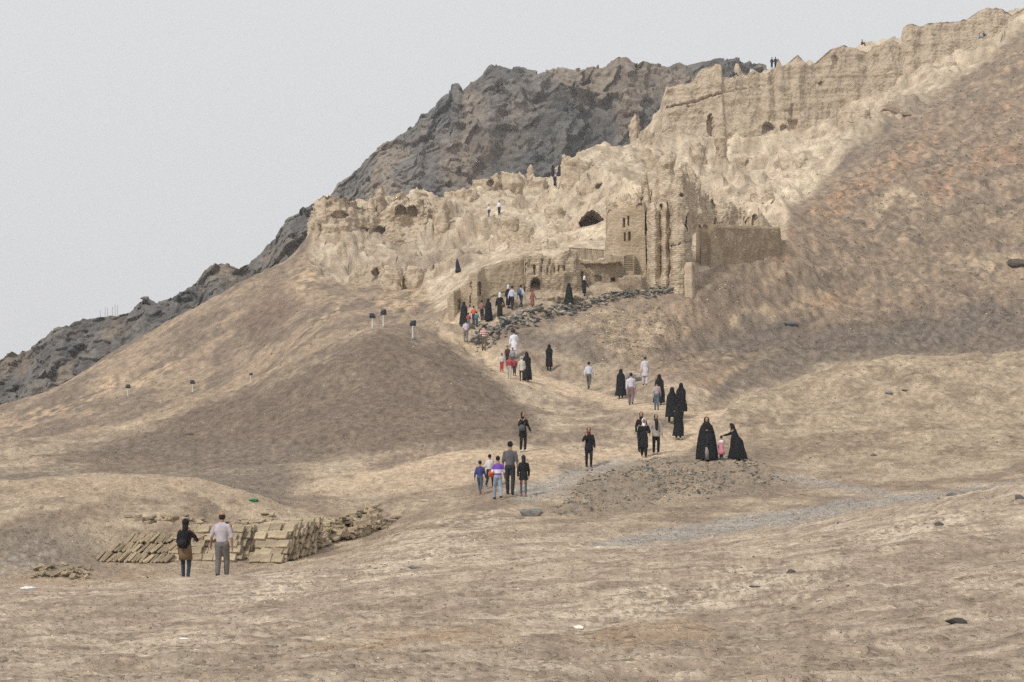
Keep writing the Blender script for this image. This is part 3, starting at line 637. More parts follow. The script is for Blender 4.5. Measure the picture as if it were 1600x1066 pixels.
# ------------------------------------------------------------------ ruined mud-brick walls
C_WALL = rgb(186, 169, 143); C_BRICK = rgb(178, 161, 134); C_PALE = rgb(198, 181, 155); C_GREY = rgb(166, 150, 127)
def wall(name, label, nodes, thick=0.8, openings=(), rough=0.12, fine=0.05, mat=None, cell=1.6, prof=None, strata=0.0, topn=0.15, c=C_WALL, group=None, cat='wall', cracks=(), seed=0.0, bury=1.2, parent=None, smoothpath=0, straight=False, dome=0.0, sc=1.0):
    """standing wall along a plan line; nodes = (px, d, py_top, py_base); openings = (part name, kind, px, py_bottom, w px, h px, depth m)"""
    A = np.array(nodes, float)
    xw = (A[:, 0] - 800) / FPX * A[:, 1]; yw = A[:, 1]; zt = (HOR - A[:, 2]) / FPX * yw; zb = (HOR - A[:, 3]) / FPX * yw
    s0 = np.r_[0, np.cumsum(np.hypot(np.diff(xw), np.diff(yw)))]
    dm = A[:, 1].mean(); ns = int(max(10, s0[-1] * FPX / dm / cell)); s = np.linspace(0, s0[-1], ns)
    I = lambda q: np.interp(s, s0, q)
    x, y, ztop, zbas = I(xw), I(yw), I(zt), I(zb)
    for _ in range(smoothpath):
        for q in (x, y): q[1:-1] = 0.5 * q[1:-1] + 0.25 * (q[:-2] + q[2:])
    ztop = ztop + topn * (fbm(s * 0.9 + seed, 0 * s + seed, octv=4) + 0.6 * perlin(np.floor(s / 0.42) * 0.77 + seed, 0 * s + 3.3))
    tx, ty = np.gradient(x), np.gradient(y); ln = np.hypot(tx, ty) + 1e-9
    nx, ny = ty / ln, -tx / ln
    for _ in range(3):
        for q in (nx, ny): q[1:-1] = 0.5 * q[1:-1] + 0.25 * (q[:-2] + q[2:])
    zlow = zbas - bury
    nv = int(max(8, ((ztop - zbas).max() + bury) * FPX / dm / cell))
    h = np.linspace(0, 1, nv)[None]
    zz = zlow[:, None] + (ztop - zlow)[:, None] * h
    S = np.repeat(s[:, None], nv, 1)
    hz = np.clip((zz - zbas[:, None]) / (ztop - zbas)[:, None], 0, 1)
    inset = 0.10 * sstep(0.93, 1.0, hz) + (prof(hz) if prof else 0.03 * (zz - zlow[:, None]))
    d3 = rough * (fbm(S / 1.1 / sc + seed, zz / 1.3 / sc, octv=5) + (0.5 if sc == 1 else 0.0) * ridged(S / 0.9 / sc + seed, zz / 3.0 / sc, octv=3)) + fine * fbm(S / 0.16 / sc + seed, zz / 0.13 / sc, octv=2)
    if strata: d3 = d3 + strata * (0.6 * fbm(S / 16 + seed, (zz - 0.12 * S) / 0.7, octv=3) + 0.5 * np.tanh(4 * perlin(S / 30, (zz - 0.12 * S) / 1.6)))
    rim = np.maximum(0, 1 - np.minimum(S, s[-1] - S) / 0.25)                     # worn ends
    kx, ky = (nx, ny) if straight else (0 * nx, 0 * ny - 1)                        # way from the back to the front
    off = d3 - 0.08 * rim ** 2
    bx = x[:, None] + nx[:, None] * off - kx[:, None] * inset; by = y[:, None] + ny[:, None] * off - ky[:, None] * inset
    if dome:
        sh = 1 - 0.9 * np.clip(hz, 0, 1) ** 3; bx = x.mean() + (bx - x.mean()) * sh; by = by + dome * np.clip(hz, 0, 1) ** 3
    ppx = 800 + x[:, None] / y[:, None] * FPX + 0 * zz; ppy = HOR - zz / y[:, None] * FPX
    oid = np.zeros(zz.shape, int); rec = np.zeros(zz.shape)
    for k, (pn, kind, cx, yb, w, hh, dep) in enumerate(openings):
        u = (ppx - cx) / (w / 2); v = (yb - ppy) / hh
        if kind == 'arch':
            sp = max(0.0, 1 - w * 0.62 / hh); ins = (np.abs(u) < 1) & (v > 0) & ((v < sp) | (((v - sp) / (1 - sp)) ** 1.5 + np.abs(u) ** 1.9 < 1))
        elif kind == 'hole': ins = (u ** 2 + ((v - 0.5) * 2) ** 2) < 1 + 0.35 * fbm(ppx / 5 + seed, ppy / 5, octv=2)
        else: ins = (np.abs(u) < 1) & (v > 0) & (v < 1)
        oid[ins] = k + 1; rec[ins] = dep
    for (x1, y1, x2, y2, w, dep) in cracks:
        wv = 1.6 * fbm(ppx / 9 + seed, ppy / 9, octv=3)
        dx, dy = x2 - x1, y2 - y1; t = np.clip(((ppx - x1) * dx + (ppy - y1) * dy) / (dx * dx + dy * dy), 0, 1)
        rec = np.maximum(rec, dep * (1 - sstep(0.4, 1.0, np.hypot(ppx + wv - x1 - t * dx, ppy + wv - y1 - t * dy) / w)))
    bx = bx - kx[:, None] * rec; by = by - ky[:, None] * rec
    thk = max(thick, max([o[6] for o in openings] + [0]) + 0.25)
    ring = [np.stack([bx[:, j], by[:, j], zz[:, j]], 1) for j in range(nv)]
    ins_top = prof(np.array([[1.0]]))[0, 0] if prof else 0.0
    for f, dz in ((0.35, 0.03), (0.7, 0.0)):
        o_ = -ins_top - max(thk - ins_top, 0.2) * f; xe = x if not dome else x.mean() + (x - x.mean()) * 0.1; ring.append(np.stack([xe + kx * o_, y + ky * o_ + dome, ztop + dz * perlin(s * 2, 0 * s + 4)], 1))
    for f in (0.97, 0.5, 0.0):
        xe = x if not dome else x.mean() + (x - x.mean()) * (1 - 0.9 * f ** 3)
        t_ = max(thk, ins_top + 0.2); ring.append(np.stack([xe - kx * t_, y - ky * t_ + dome * f, zlow + (ztop - zlow) * f], 1))
    G = np.stack(ring, 1)                                     # ns x m x 3
    m = G.shape[1]
    mid = np.stack([x - kx * thk * 0.5, y - ky * thk * 0.5], 1)
    def cap(i):
        g = G[i].copy(); g[:, 0] = g[:, 0] * 0.02 + mid[i, 0] * 0.98; g[:, 1] = g[:, 1] * 0.02 + mid[i, 1] * 0.98; return g
    G = np.concatenate([cap(0)[None], G, cap(ns - 1)[None]], 0)
    OID = np.zeros((ns + 2, m), int); OID[1:-1, :nv] = oid
    UV = np.zeros((ns + 2, m, 2)); UV[1:-1, :, 0] = s[:, None]; UV[0, :, 0] = -thk / 2; UV[-1, :, 0] = s[-1] + thk / 2; UV[..., 1] = G[..., 2]
    SS = UV[..., 0]; ZZ = G[..., 2]
    nn = fbm(SS / 1.7 + seed, ZZ / 1.2 + 5, octv=5)
    colr = np.ones(G.shape, np.float32) * c
    mk = sstep(0.05, 0.5, nn)[..., None] * 0.45; colr = colr * (1 - mk) + C_PALE * mk
    mk = sstep(0.1, 0.55, -nn)[..., None] * 0.4; colr = colr * (1 - mk) + rgb(150, 129, 102) * mk
    colr *= (1 + 0.10 * fbm(SS / 0.3, ZZ / 0.2 + seed, octv=2))[..., None]
    lm = colr.mean(-1, keepdims=True); colr = (lm + (colr - lm) * 0.86) * np.array([1.11, 1.08, 1.06], np.float32)
    base = np.array([x.mean(), y.mean(), zbas.min()])
    V = (G - base).reshape(-1, 3); UV = UV.reshape(-1, 2); colr = colr.reshape(-1, 3)
    F = grid_faces(ns + 2, m)[:, ::-1]
    fo = OID.reshape(-1)[F]; kf = np.where((fo > 0).sum(1) >= 2, fo.max(1), 0)
    def sub(sel):
        f = F[sel]; u, inv = np.unique(f, return_inverse=True); return V[u], inv.reshape(-1, 4), colr[u], UV[u]
    mat = mat or M_rough
    if openings:
        root = empty(name, Vector(base)); 
        o = link('masonry', mesh_np('masonry', *sub(kf == 0)), mat, root)
        for k, op in enumerate(openings):
            if (kf == k + 1).sum() > 2: link(op[0], mesh_np(op[0], *sub(kf == k + 1)), M_mud, root)
    else:
        root = link(name, mesh_np(name, V, F, colr, UV), mat); root.location = base
    if parent is None: tag(root, label, cat, group, 'thing')
    else: root.parent = parent; root.location = Vector(base) - parent.location
    return root

def dome_prof(r): return lambda h: r * (1 - np.sqrt(np.clip(1 - np.clip(h, 0, 1) ** 2 * 0.97, 0, 1)))

wall('rampart_wall', 'long layered mud-brick rampart with toothed top along the ridge crest', [(1020, 203, 222, 236), (1028, 203, 195, 236), (1036, 203, 155, 236), (1044, 203, 127, 236), (1060, 203.5, 123, 236), (1082, 204, 122, 236), (1100, 205, 100, 235), (1122, 205, 93, 234), (1131, 205, 92, 234), (1134, 205.5, 113, 234), (1150, 206, 113, 234), (1153, 206, 92, 234), (1158, 206, 91, 233), (1164, 206, 106, 233), (1172, 206, 109, 233), (1180, 206.5, 100, 232), (1192, 207, 107, 232), (1203, 207, 107, 232), (1214, 208, 101, 230), (1221, 208, 83, 230), (1228, 208, 96, 230), (1240, 209, 88, 228), (1252, 209, 78, 228), (1268, 210, 95, 226), (1280, 211, 91, 220), (1305, 212, 69, 215), (1325, 213, 63, 205), (1345, 214, 69, 200), (1365, 215, 76, 190), (1369, 215, 66, 188), (1400, 216, 54, 172), (1414, 217, 61, 165), (1418, 217, 36, 162), (1430, 217, 28, 155), (1445, 218, 34, 148), (1460, 218, 28, 142), (1500, 220, 26, 118), (1520, 221, 22, 105), (1538, 222, 9, 100), (1552, 222, 4, 95), (1575, 223, 6, 85), (1590, 224, 16, 78), (1600, 225, 10, 72), (1650, 228, -14, 55)],
     1.6, [('wall_breach', 'hole', 1111, 214, 11, 38, 1.6), ('arched_niche', 'arch', 1201, 222, 19, 34, 2.6), ('shallow_niche', 'arch', 1225, 215, 11, 22, 0.8), ('broken_niche', 'rect', 1241, 215, 16, 30, 0.9), ('slot_niche', 'arch', 1310, 101, 9, 22, 0.8), ('beam_hole', 'hole', 1285, 128, 7, 5, 0.6), ('beam_hole', 'hole', 1077, 164, 4, 4, 0.5), ('beam_hole', 'hole', 1352, 160, 8, 6, 0.8)],
     rough=0.30, fine=0.10, strata=0.13, sc=2.2, topn=0.10, c=C_PALE, cracks=((1044, 163, 1085, 155, 2.2, 0.7), (1085, 155, 1130, 140, 2.0, 0.7), (1130, 140, 1200, 128, 1.4, 0.3), (1240, 185, 1240, 160, 3, .4)), prof=lambda h: 2.6 * h, seed=1.0)
wall('boundary_wall', 'long smooth mud-brick wall behind the walkers, its top stepping up towards the gate', [(700, 98.5, 464, 512), (703, 96.7, 458, 510), (709, 96.3, 455, 510), (714, 96.8, 452, 508), (719, 97.3, 448, 508), (732, 97.3, 436, 505), (734, 97.3, 428, 504), (741, 96.8, 424, 500), (746, 96.6, 421, 500), (751, 97.0, 418, 498), (755, 97.4, 416, 497), (780, 97.8, 410, 492), (800, 98.2, 404, 488), (819, 98.6, 398, 482)], 0.8,
     [('slot_niche', 'arch', 748, 462, 5, 22, 0.4), ('slot_niche', 'arch', 716, 506, 5, 38, 0.35)], rough=0.07, fine=0.03, mat=M_mudbrick, c=C_BRICK, cracks=((735, 500, 736, 440, 1.3, 0.25), (760, 470, 790, 455, 1.2, .15)), topn=0.06, smoothpath=2, seed=2)
wall('gate_wall', 'rough mud-brick wall with a pointed arched doorway and narrow slits', [(820, 98.6, 397, 482), (845, 98.8, 396, 480), (853, 98.8, 402, 479), (868, 99.0, 403, 477), (876, 99.0, 393, 476), (890, 99.2, 388, 475), (900, 99.4, 392, 474), (906, 99.8, 410, 473), (911, 100.3, 425, 472), (914, 101.5, 440, 472)], 0.9,
     [('arched_doorway', 'arch', 836, 463, 14, 29, 1.8), ('slit_window', 'rect', 835.5, 429, 2.4, 15, 0.4), ('slit_window', 'arch', 866.5, 427, 2.6, 10, 0.35), ('slit_window', 'arch', 873, 424, 2.2, 9, 0.3), ('slit_window', 'arch', 880, 424, 2.2, 9, 0.3)], rough=0.2, fine=0.06, cracks=((820.5, 480, 820.5, 400, 1.2, 0.4), (845, 425, 848, 405, 1.2, .3), (855, 430, 858, 405, 1.2, .3), (910, 450, 906, 425, 1.6, 0.5)), c=C_WALL, seed=3)
wall('stone_footing', 'low rough stone footing under the arched gate', [(828, 97.6, 470, 492), (850, 97.8, 464, 488), (880, 98.0, 462, 484), (912, 98.4, 463, 478), (925, 98.9, 466, 476)], 1.2, rough=0.25, fine=0.12, c=C_GREY, topn=0.12, seed=4)
# parapet of upright panels
par = empty('panelled_parapet', P(888, 412, 101.6)); tag(par, 'row of upright mud panels topping the ruined room beside the square tower', 'parapet')
wall('ledge', None, [(862, 101.0, 403, 416), (900, 101.2, 405, 416), (945, 101.6, 404, 416)], 1.4, rough=0.12, parent=par, c=C_PALE, seed=5)
for k in range(6):
    a = 889.5 + k * 9.2
    wall('panel', None, [(a, 101.9 + k * .1, 387 + 0.6 * k, 412), (a + 8.5, 101.95 + k * .1, 387.5 + 0.6 * k, 412)], 0.25, rough=0.03, fine=0.02, topn=0.02, bury=0.2, parent=par, c=C_GREY, mat=M_mud, seed=6 + k)
wall('ruined_room', 'low ruined room with a square window niche and dark doorway beneath the parapet', [(907, 101.5, 407, 474), (925, 100.9, 408, 474), (950, 100.9, 407, 472), (966, 101.0, 408, 472), (972, 102.5, 412, 470)], 1.2,
     [('window_niche', 'rect', 935, 450, 10, 20, 0.5), ('dark_doorway', 'rect', 958.5, 463, 7, 30, 1.5)], rough=0.16, fine=0.05, mat=M_mud, c=C_GREY, prof=lambda h: 0.35 * np.sin(np.clip(h, 0, 1) * 3.0) * (h < 0.92) - 0.25 * (h > 0.92), seed=13)
wall('mud_block', 'squat flat-topped mud block right of the dark doorway', [(966, 100.4, 434, 470), (975, 99.8, 431, 470), (1002, 99.9, 429, 466), (1009, 100.6, 429, 464)], 2.6, rough=0.1, fine=0.04, mat=M_mud, c=C_GREY, seed=14)
vent = wall('vent_block', 'plastered block with a slatted vent against the foot of the square tower', [(955, 102.6, 398, 440), (958, 102.0, 397, 440), (991, 101.9, 399, 440), (994, 102.6, 400, 440)], 1.0, [('vent_opening', 'rect', 982, 424, 14, 24, 0.16)], rough=0.04, fine=0.02, topn=0.03, mat=M_mud, c=C_GREY, seed=15)
sl_me = None
for k in range(7):
    p = P(982, 422 - k * 3.4, 102.06) - vent.location
    b = bmesh.new(); bmesh.ops.create_cube(b, size=1, matrix=Matrix.Translation(p) @ Matrix.Rotation(0.35, 4, 'X') @ Matrix.Diagonal((0.62, 0.07, 0.035, 1)))
    bmesh.ops.bevel(b, geom=b.edges[:], offset=0.008, segments=1, affect='EDGES')
    m_ = bpy.data.meshes.new('slat'); b.to_mesh(m_); b.free()
    ca_ = m_.color_attributes.new('Col', 'FLOAT_COLOR', 'POINT'); ca_.data.foreach_set('color', np.tile(np.r_[C_WALL, 1], len(m_.vertices)).astype(np.float32))
    link('slat', m_, M_mud, vent)
wall('square_tower', 'tall square mud-brick tower house with two pairs of slit windows', [(943, 104.0, 329, 455), (944, 103.4, 328.5, 455), (975, 103.0, 322, 455), (1006, 102.7, 317, 452), (1010, 102.7, 316.5, 452), (1012, 104.2, 316, 450), (1015, 107.5, 316, 445)], 0.8,
     [('slit_window', 'rect', 974, 355, 2.4, 15, 0.5), ('slit_window', 'rect', 981, 352, 2.4, 15, 0.5), ('slit_window', 'arch', 975.5, 377, 2.4, 14, 0.4), ('slit_window', 'arch', 983, 375.5, 3.2, 14, 0.4)], rough=0.05, fine=0.025, topn=0.06, mat=M_mudbrick, c=C_BRICK, cell=1.1, prof=lambda h: 0.25 * h, straight=True, seed=16)
wall('round_bastion', 'pair of eroded half-round bastions between the square tower and the tall pillar', [(1011, 105, 338, 452), (1013, 102.6, 322, 450), (1018, 101.6, 316, 448), (1024, 101.4, 313.5, 446), (1030, 101.9, 316, 445), (1032, 102.2, 320, 445), (1034, 101.8, 316, 445), (1040, 101.3, 314, 445), (1046, 101.7, 313, 445), (1049, 103, 316, 445)], 1.6,
     [('drain_hole', 'hole', 1037, 328, 5, 12, 0.7), ('drain_hole', 'hole', 1045, 323, 4, 10, 0.7)], rough=0.12, fine=0.06, topn=0.12, c=C_PALE, smoothpath=2, prof=lambda h: 0.5 * sstep(0.9, 1.0, h) + 0.1 * h - 0.25 * (1 - sstep(0.0, 0.12, h)), seed=17)
wall('tall_pillar', 'tallest eroded mud pillar, rising beside the round bastions', [(1047, 105, 325, 458), (1048, 101.4, 298, 458), (1052, 100.5, 284, 458), (1060, 100.2, 268, 458), (1068, 100.4, 262, 457), (1073, 100.9, 266, 455), (1077, 102.0, 285, 452), (1080, 103.2, 312, 448)], 1.4,
     [('dark_cleft', 'hole', 1073, 358, 4, 28, 1.2), ('drain_hole', 'hole', 1066, 305, 4, 5, 0.6)], rough=0.13, fine=0.07, topn=0.35, c=C_PALE, smoothpath=1, prof=lambda h: 0.9 * h ** 2, cracks=((1047, 385, 1080, 375, 1.3, .25), (1072, 445, 1071, 410, 1.2, .3)), seed=18)
wall('leaning_buttress', 'tapering brick buttress propping the tall pillar', [(1069, 101.2, 408, 462), (1070, 99.9, 407, 462), (1082, 99.8, 407, 462), (1086, 100.4, 408, 460)], 0.9, rough=0.04, fine=0.03, topn=0.03, mat=M_mudbrick, c=C_WALL, prof=lambda h: 0.65 * h, seed=19)
wall('broken_wall', 'high crumbling wall rising behind the round bastions', [(950, 119, 312, 340), (975, 117, 306, 345), (998, 114, 302, 345), (1004, 112.5, 292, 345), (1007, 112, 270, 345), (1013, 112, 262, 345), (1017, 112, 286, 345), (1026, 111.5, 280, 345), (1030, 111.5, 252, 345), (1038, 111, 238, 345), (1048, 111, 235, 345), (1053, 111, 250, 345), (1058, 111, 274, 345), (1066, 111.3, 264, 345), (1076, 111.5, 257, 345), (1081, 112, 280, 345), (1091, 113, 270, 345), (1098, 114, 294, 350), (1112, 116, 302, 352), (1130, 117, 306, 355), (1150, 118, 318, 358), (1166, 119, 322, 358)], 2.2, rough=0.34, fine=0.08, strata=0.1, sc=1.6, topn=0.7, c=C_PALE, cracks=((1000, 340, 1004, 285, 1.6, .5), (1020, 320, 1022, 265, 1.6, .4), (1120, 350, 1118, 310, 2, .5)), prof=lambda h: 1.2 * h, seed=20)
wall('coursed_wall', 'long freshly coursed brown brick wall above the slope', [(1090, 106.5, 352, 438), (1095, 105.2, 351, 437), (1120, 106, 350.5, 428), (1150, 107.8, 351.5, 420), (1190, 110.2, 353, 406), (1217, 112, 355, 398), (1220, 113.5, 355, 396), (1221, 117, 355, 392)], 0.8, rough=0.04, fine=0.025, topn=0.04, mat=M_mudbrick, c=rgb(158, 140, 114), cell=1.15, prof=lambda h: 0.12 * h, straight=True, seed=21)
wall('domed_cell', 'small domed cell with twin arched niches over the coursed wall', [(1160, 121.5, 348, 362), (1165, 119.4, 326, 362), (1172, 118.3, 317, 362), (1183, 117.8, 314, 362), (1194, 118.3, 317, 362), (1201, 119.4, 327, 362), (1206, 121.5, 348, 362)], 1.2, [('arched_niche', 'arch', 1168, 354, 9, 16, 0.8), ('arched_niche', 'arch', 1179, 353, 8, 19, 0.7)], rough=0.14, fine=0.05, mat=M_mud, c=C_PALE, dome=1.6, smoothpath=2, seed=22)
wall('vaulted_cave', 'eroded mound with a broad dark vaulted cave mouth', [(882, 133, 345, 368), (888, 130.4, 326, 368), (898, 128.6, 312, 368), (912, 127.6, 306, 367), (925, 127.3, 305, 367), (940, 127.6, 308, 367), (952, 128.6, 316, 367), (960, 130.4, 328, 367), (966, 133, 345, 367)], 1.0, [('cave_mouth', 'arch', 925, 354, 38, 27, 4.2)], rough=0.3, fine=0.06, mat=M_mud, c=C_PALE, dome=3.4, topn=0.3, smoothpath=2, seed=23)
wall('headland_wall', 'bulky eroded mud bastion at the far end of the ruins, pierced by hollows', [(482, 158, 345, 415), (485, 154, 325, 415), (491, 151.0, 310, 428), (503, 150.2, 304, 436), (520, 150.2, 303, 440), (540, 151, 306, 440), (556, 152.5, 316, 436), (575, 154, 325, 424), (600, 155, 327, 400), (610, 155, 306, 392), (622, 155, 301, 385), (640, 155.5, 303, 380), (655, 156, 309, 374), (680, 157, 319, 366), (700, 159, 326, 360)], 2.4,
     [('hollow', 'hole', 590, 364, 22, 13, 2.0), ('cave_niche', 'arch', 624, 334, 17, 17, 1.6), ('cave_niche', 'arch', 642, 335, 20, 17, 1.6), ('hollow', 'hole', 528, 338, 26, 12, 0.8), ('hollow', 'hole', 563, 362, 14, 10, 0.8)], rough=0.65, fine=0.14, strata=0.15, sc=2.4, topn=0.5, c=C_PALE, prof=lambda h: 1.6 * h, seed=24, cracks=((512, 420, 516, 385, 2, .6), (500, 410, 498, 350, 2, .4)))
stub_list = [
    # label, px, py_base, width, height, extra
    ('thin eroded pinnacle jutting beside the twin cave niches', 593, 345, 16, 46, 'pin'), ('short pointed stub left of the thin pinnacle', 579, 345, 12, 30, 'pin'), ('lone square pillar above the bare hollow', 690, 364, 20, 42, 'block'), ('broad broken room wall with holes on the upper terrace', 760, 300, 44, 24, 'wall'), ('square crumbling cell on the upper terrace', 797, 303, 40, 28, 'block'), ('low wall joining the upper cells', 822, 296, 28, 22, 'wall'), ('slender finger of mud above the upper cells', 829, 285, 10, 22, 'pin'), ('leaning lump of wall below the finger of mud', 842, 302, 22, 22, 'block'), ('thick low wall end near the two men in white', 795, 372, 28, 30, 'block'), ('split stump of wall under the two men in white', 757, 368, 24, 14, 'wall'), ('rounded stump above the long boundary wall', 811, 385, 34, 18, 'block'), ('long low wall above the arched gate', 838, 392, 60, 16, 'wall'), ('pair of fused blocks above the gate', 822, 372, 18, 18, 'block'), ('big tilted boulder of fallen wall above the floodlights', 646, 452, 30, 30, 'block'), ('ragged stump beside the fallen boulder', 612, 456, 26, 34, 'block'), ('overhanging ledge wall below the headland', 580, 440, 50, 26, 'wall'), ('tall narrow pillar below the rampart breach', 1127, 252, 12, 46, 'pin'), ('hollow stump left of the narrow pillar', 1090, 256, 22, 28, 'block'), ('wide eroded shoulder of wall above the tall pillar', 1030, 262, 50, 24, 'wall'), ('rounded shoulder wall near the women in black on the crest', 902, 285, 46, 36, 'wall'), ('thin spike on the skyline left of the rampart', 992, 222, 12, 36, 'pin'), ('small notched stub between spike and rampart', 1010, 226, 22, 20, 'wall'), ('low ridge of wall below the rampart arches', 1335, 190, 50, 20, 'wall'), ('sunken wall end beside the dark overhang', 1395, 185, 44, 14, 'wall'), ('bulging wall fragment on the pale slope', 1165, 265, 40, 18, 'wall'), ('lumpy wall fragment under the pale slope', 1240, 262, 44, 18, 'wall'), ('crooked stub on the slope under the rampart', 1075, 285, 20, 18, 'block'), ('worn wall line over the vaulted cave', 930, 300, 56, 16, 'wall'), ('fallen wall corner left of the vaulted cave', 868, 345, 32, 20, 'block'), ('long crumbling terrace wall below the skyline', 720, 318, 50, 20, 'wall'), ('small worn hump of wall on the skyline', 655, 318, 22, 16, 'block'), ('rough bank of wall over the domed cell', 1200, 318, 50, 18, 'wall')]
for i, (lab, px, pyb, w, hgt, kind) in enumerate(stub_list):
    g, d = hit(px, pyb, 106)
    hgt *= 1.25; d += 0.3; q = [d + 0.5 * hgt / FPX * d, d, d - 0.25, d, d + 0.5 * hgt / FPX * d]
    rs = np.random.default_rng(100 + i)
    if kind == 'pin': tops = [0.5, 0.85, 1.0, 0.9, 0.45]
    elif kind == 'block': tops = [0.75, 0.95, 1.0, 0.9, 0.7]
    else: tops = list(0.6 + 0.4 * rs.random(5))
    nodes = [(px + w * f, q[k], pyb - hgt * tops[k], pyb + 2) for k, f in enumerate((-0.5, -0.33, 0, 0.33, 0.5))]
    op = []
    if kind in ('wall', 'block') and i % 3 == 0 and w > 25: op = [('hollow', 'hole', px + w * 0.12, pyb - hgt * 0.25, w * 0.22, hgt * 0.4, 0.9)]
    wall('ruined_wall', lab, nodes, 1.0 if kind != 'pin' else 0.7, op, rough=0.28, fine=0.07, topn=0.35 if kind == 'wall' else 0.25, c=C_PALE if i % 3 else C_WALL, smoothpath=2 if kind != 'wall' else 1, group='crumbling wall stubs on the ruin slope', seed=30 + i, prof=lambda h: 0.45 * h, bury=2.0)
# ------------------------------------------------------------------ stones
def hull_mesh(name, n, seed, flat=0.6, c=None, angular=True, sub=0):
    """angular stone of unit size: convex hull of random points"""
    r = random.Random(seed); b = bmesh.new()
    for i in range(n):
        v = Vector((r.gauss(0, 1), r.gauss(0, 1), r.gauss(0, 1))).normalized() * (0.42 + 0.12 * r.random())
        b.verts.new((v.x, v.y * 0.8, v.z * flat))
    h = bmesh.ops.convex_hull(b, input=b.verts[:])
    bmesh.ops.delete(b, geom=[g for g in h['geom_interior'] if isinstance(g, bmesh.types.BMVert)], context='VERTS')
    bmesh.ops.triangulate(b, faces=b.faces[:])
    for _ in range(sub):
        bmesh.ops.subdivide_edges(b, edges=b.edges[:], cuts=1, use_grid_fill=True, smooth=0.6)
        for v in b.verts: v.co *= 1 + 0.10 * (r.random() - 0.5)
        bmesh.ops.triangulate(b, faces=b.faces[:])
    bmesh.ops.recalc_face_normals(b, faces=b.faces[:])
    me = bpy.data.meshes.new(name); b.to_mesh(me); b.free()
    if c is not None: paint(me, c)
    return me
def paint(me, c):
    a = me.color_attributes.new('Col', 'FLOAT_COLOR', 'POINT'); a.data.foreach_set('color', np.tile(np.r_[np.asarray(c)[:3], 1], len(me.vertices)).astype(np.float32))
    if not me.materials: me.materials.append(M_stone)

protos = []
for k in range(7):
    m_ = hull_mesh('p', 8, k, 0.55 if k < 4 else 0.28)
    vv = np.array([v.co[:] for v in m_.vertices]); ff = np.array([p.vertices[:] for p in m_.polygons]); protos.append((vv, ff)); bpy.data.meshes.remove(m_)
NORM = None
def scatter(name, label, dens, count, smin, smax, colours, flat=(0, 7), seed=0, sink=0.25, px_size=None):
    """many small stones strewn on the ground with the given density map: one object"""
    r = np.random.default_rng(seed)
    w = (dens * (PX > -40) * (PX < 1640)).ravel().astype(float); w /= w.sum()
    idx = r.choice(len(w), count, p=w)
    X_, Y_, Z_ = X2.ravel()[idx], Y2.ravel()[idx], Z.ravel()[idx]
    s = np.exp(r.uniform(math.log(smin), math.log(smax), count) * 1.0) if px_size is None else np.exp(r.uniform(math.log(px_size[0]), math.log(px_size[1]), count)) / FPX * Y_
    s = np.clip(s, smin, smax)
    VV, FF, CC, o = [], [], [], 0
    cols_ = np.array(colours)
    pk = r.integers(flat[0], flat[1], count); rz = r.uniform(0, 6.28, count); tl = r.normal(0, 0.25, (count, 2))
    for i in range(count):
        v, f = protos[pk[i]]
        c_, s_ = math.cos(rz[i]), math.sin(rz[i])
        q = np.stack([v[:, 0] * c_ - v[:, 1] * s_, v[:, 0] * s_ + v[:, 1] * c_, v[:, 2]], 1)
        q[:, 2] += q[:, 0] * tl[i, 0] + q[:, 1] * tl[i, 1]
        VV.append(q * s[i] + (X_[i], Y_[i], Z_[i] + s[i] * (0.25 - sink) * 0.6)); FF.append(f + o); o += len(v)
        cc = cols_[r.integers(len(cols_))] * r.uniform(0.8, 1.2); CC.append(np.tile(cc, (len(v), 1)))
    me = mesh_np(name, np.concatenate(VV), np.concatenate(FF), np.concatenate(CC), smooth=False)
    return tag(link(name, me, M_stone), label, None, None, 'stuff')
tans = [rgb(168, 150, 126), rgb(190, 172, 146), rgb(146, 130, 110), rgb(206, 192, 168)]
greys = [rgb(120, 117, 112), rgb(140, 136, 130), rgb(98, 98, 98), rgb(160, 155, 147)]
slates = [rgb(104, 105, 102), rgb(122, 120, 114), rgb(90, 92, 91), rgb(144, 138, 127)]
scatter('pebbles', 'small pebbles and crust flakes strewn over the near ground', (far(9, 10) * (1 - far(34, 46))) * (0.12 + sstep(0.0, 0.5, n2f + 0.5 * n1) + 1.5 * (blob(1200, 920, 260, 28, 8, 8, 40) + blob(500, 910, 150, 26, 14, 8, 40) + blob(1450, 825, 160, 20, 14, 8, 40) + blob(700, 860, 200, 24, 12, 8, 40))), 7000, 0.012, 0.10, tans + [c_crust * 1.1, c_crust * 1.15, rgb(120, 106, 92), rgb(104, 94, 84)] + greys[:2], flat=(2, 7), seed=1, px_size=(1.6, 7.5))
scatter('scree', 'small stones lying over the slopes', (far(44, 50) * (1 - far(165, 185))) * (1 - 0.8 * m_path) * (1 - 0.85 * m_ruin) * (0.2 + sstep(-0.1, 0.6, n1 + n2)), 5200, 0.05, 0.55, tans + greys + slates[:2], seed=2, px_size=(1.5, 6.0))
scatter('slope_stones', 'loose stones strewn down the high brown slope', m_rslope * (0.25 + np.clip(lines, 0, 1) * 2 + sstep(-.1, .5, n2)), 3200, 0.06, 0.8, tans[:3] + [rgb(128, 112, 95), rgb(110, 97, 84), rgb(150, 128, 104)] + slates[:2], seed=9, px_size=(1.5, 6.5))
scatter('wash_gravel', 'fine grey gravel along the dry wash', m_wash ** 2, 4200, 0.015, 0.11, greys + [rgb(185, 182, 176)], seed=3, px_size=(1.2, 4.0))
scatter('slate_chips', 'broken slate chips covering the low mound', m_slate ** 2 * (0.15 + sstep(-0.1, 0.4, n1 + 0.6 * n2)), 3000, 0.03, 0.34, slates + slates[:2] + tans[:3], flat=(3, 7), seed=4, px_size=(1.6, 10.0))
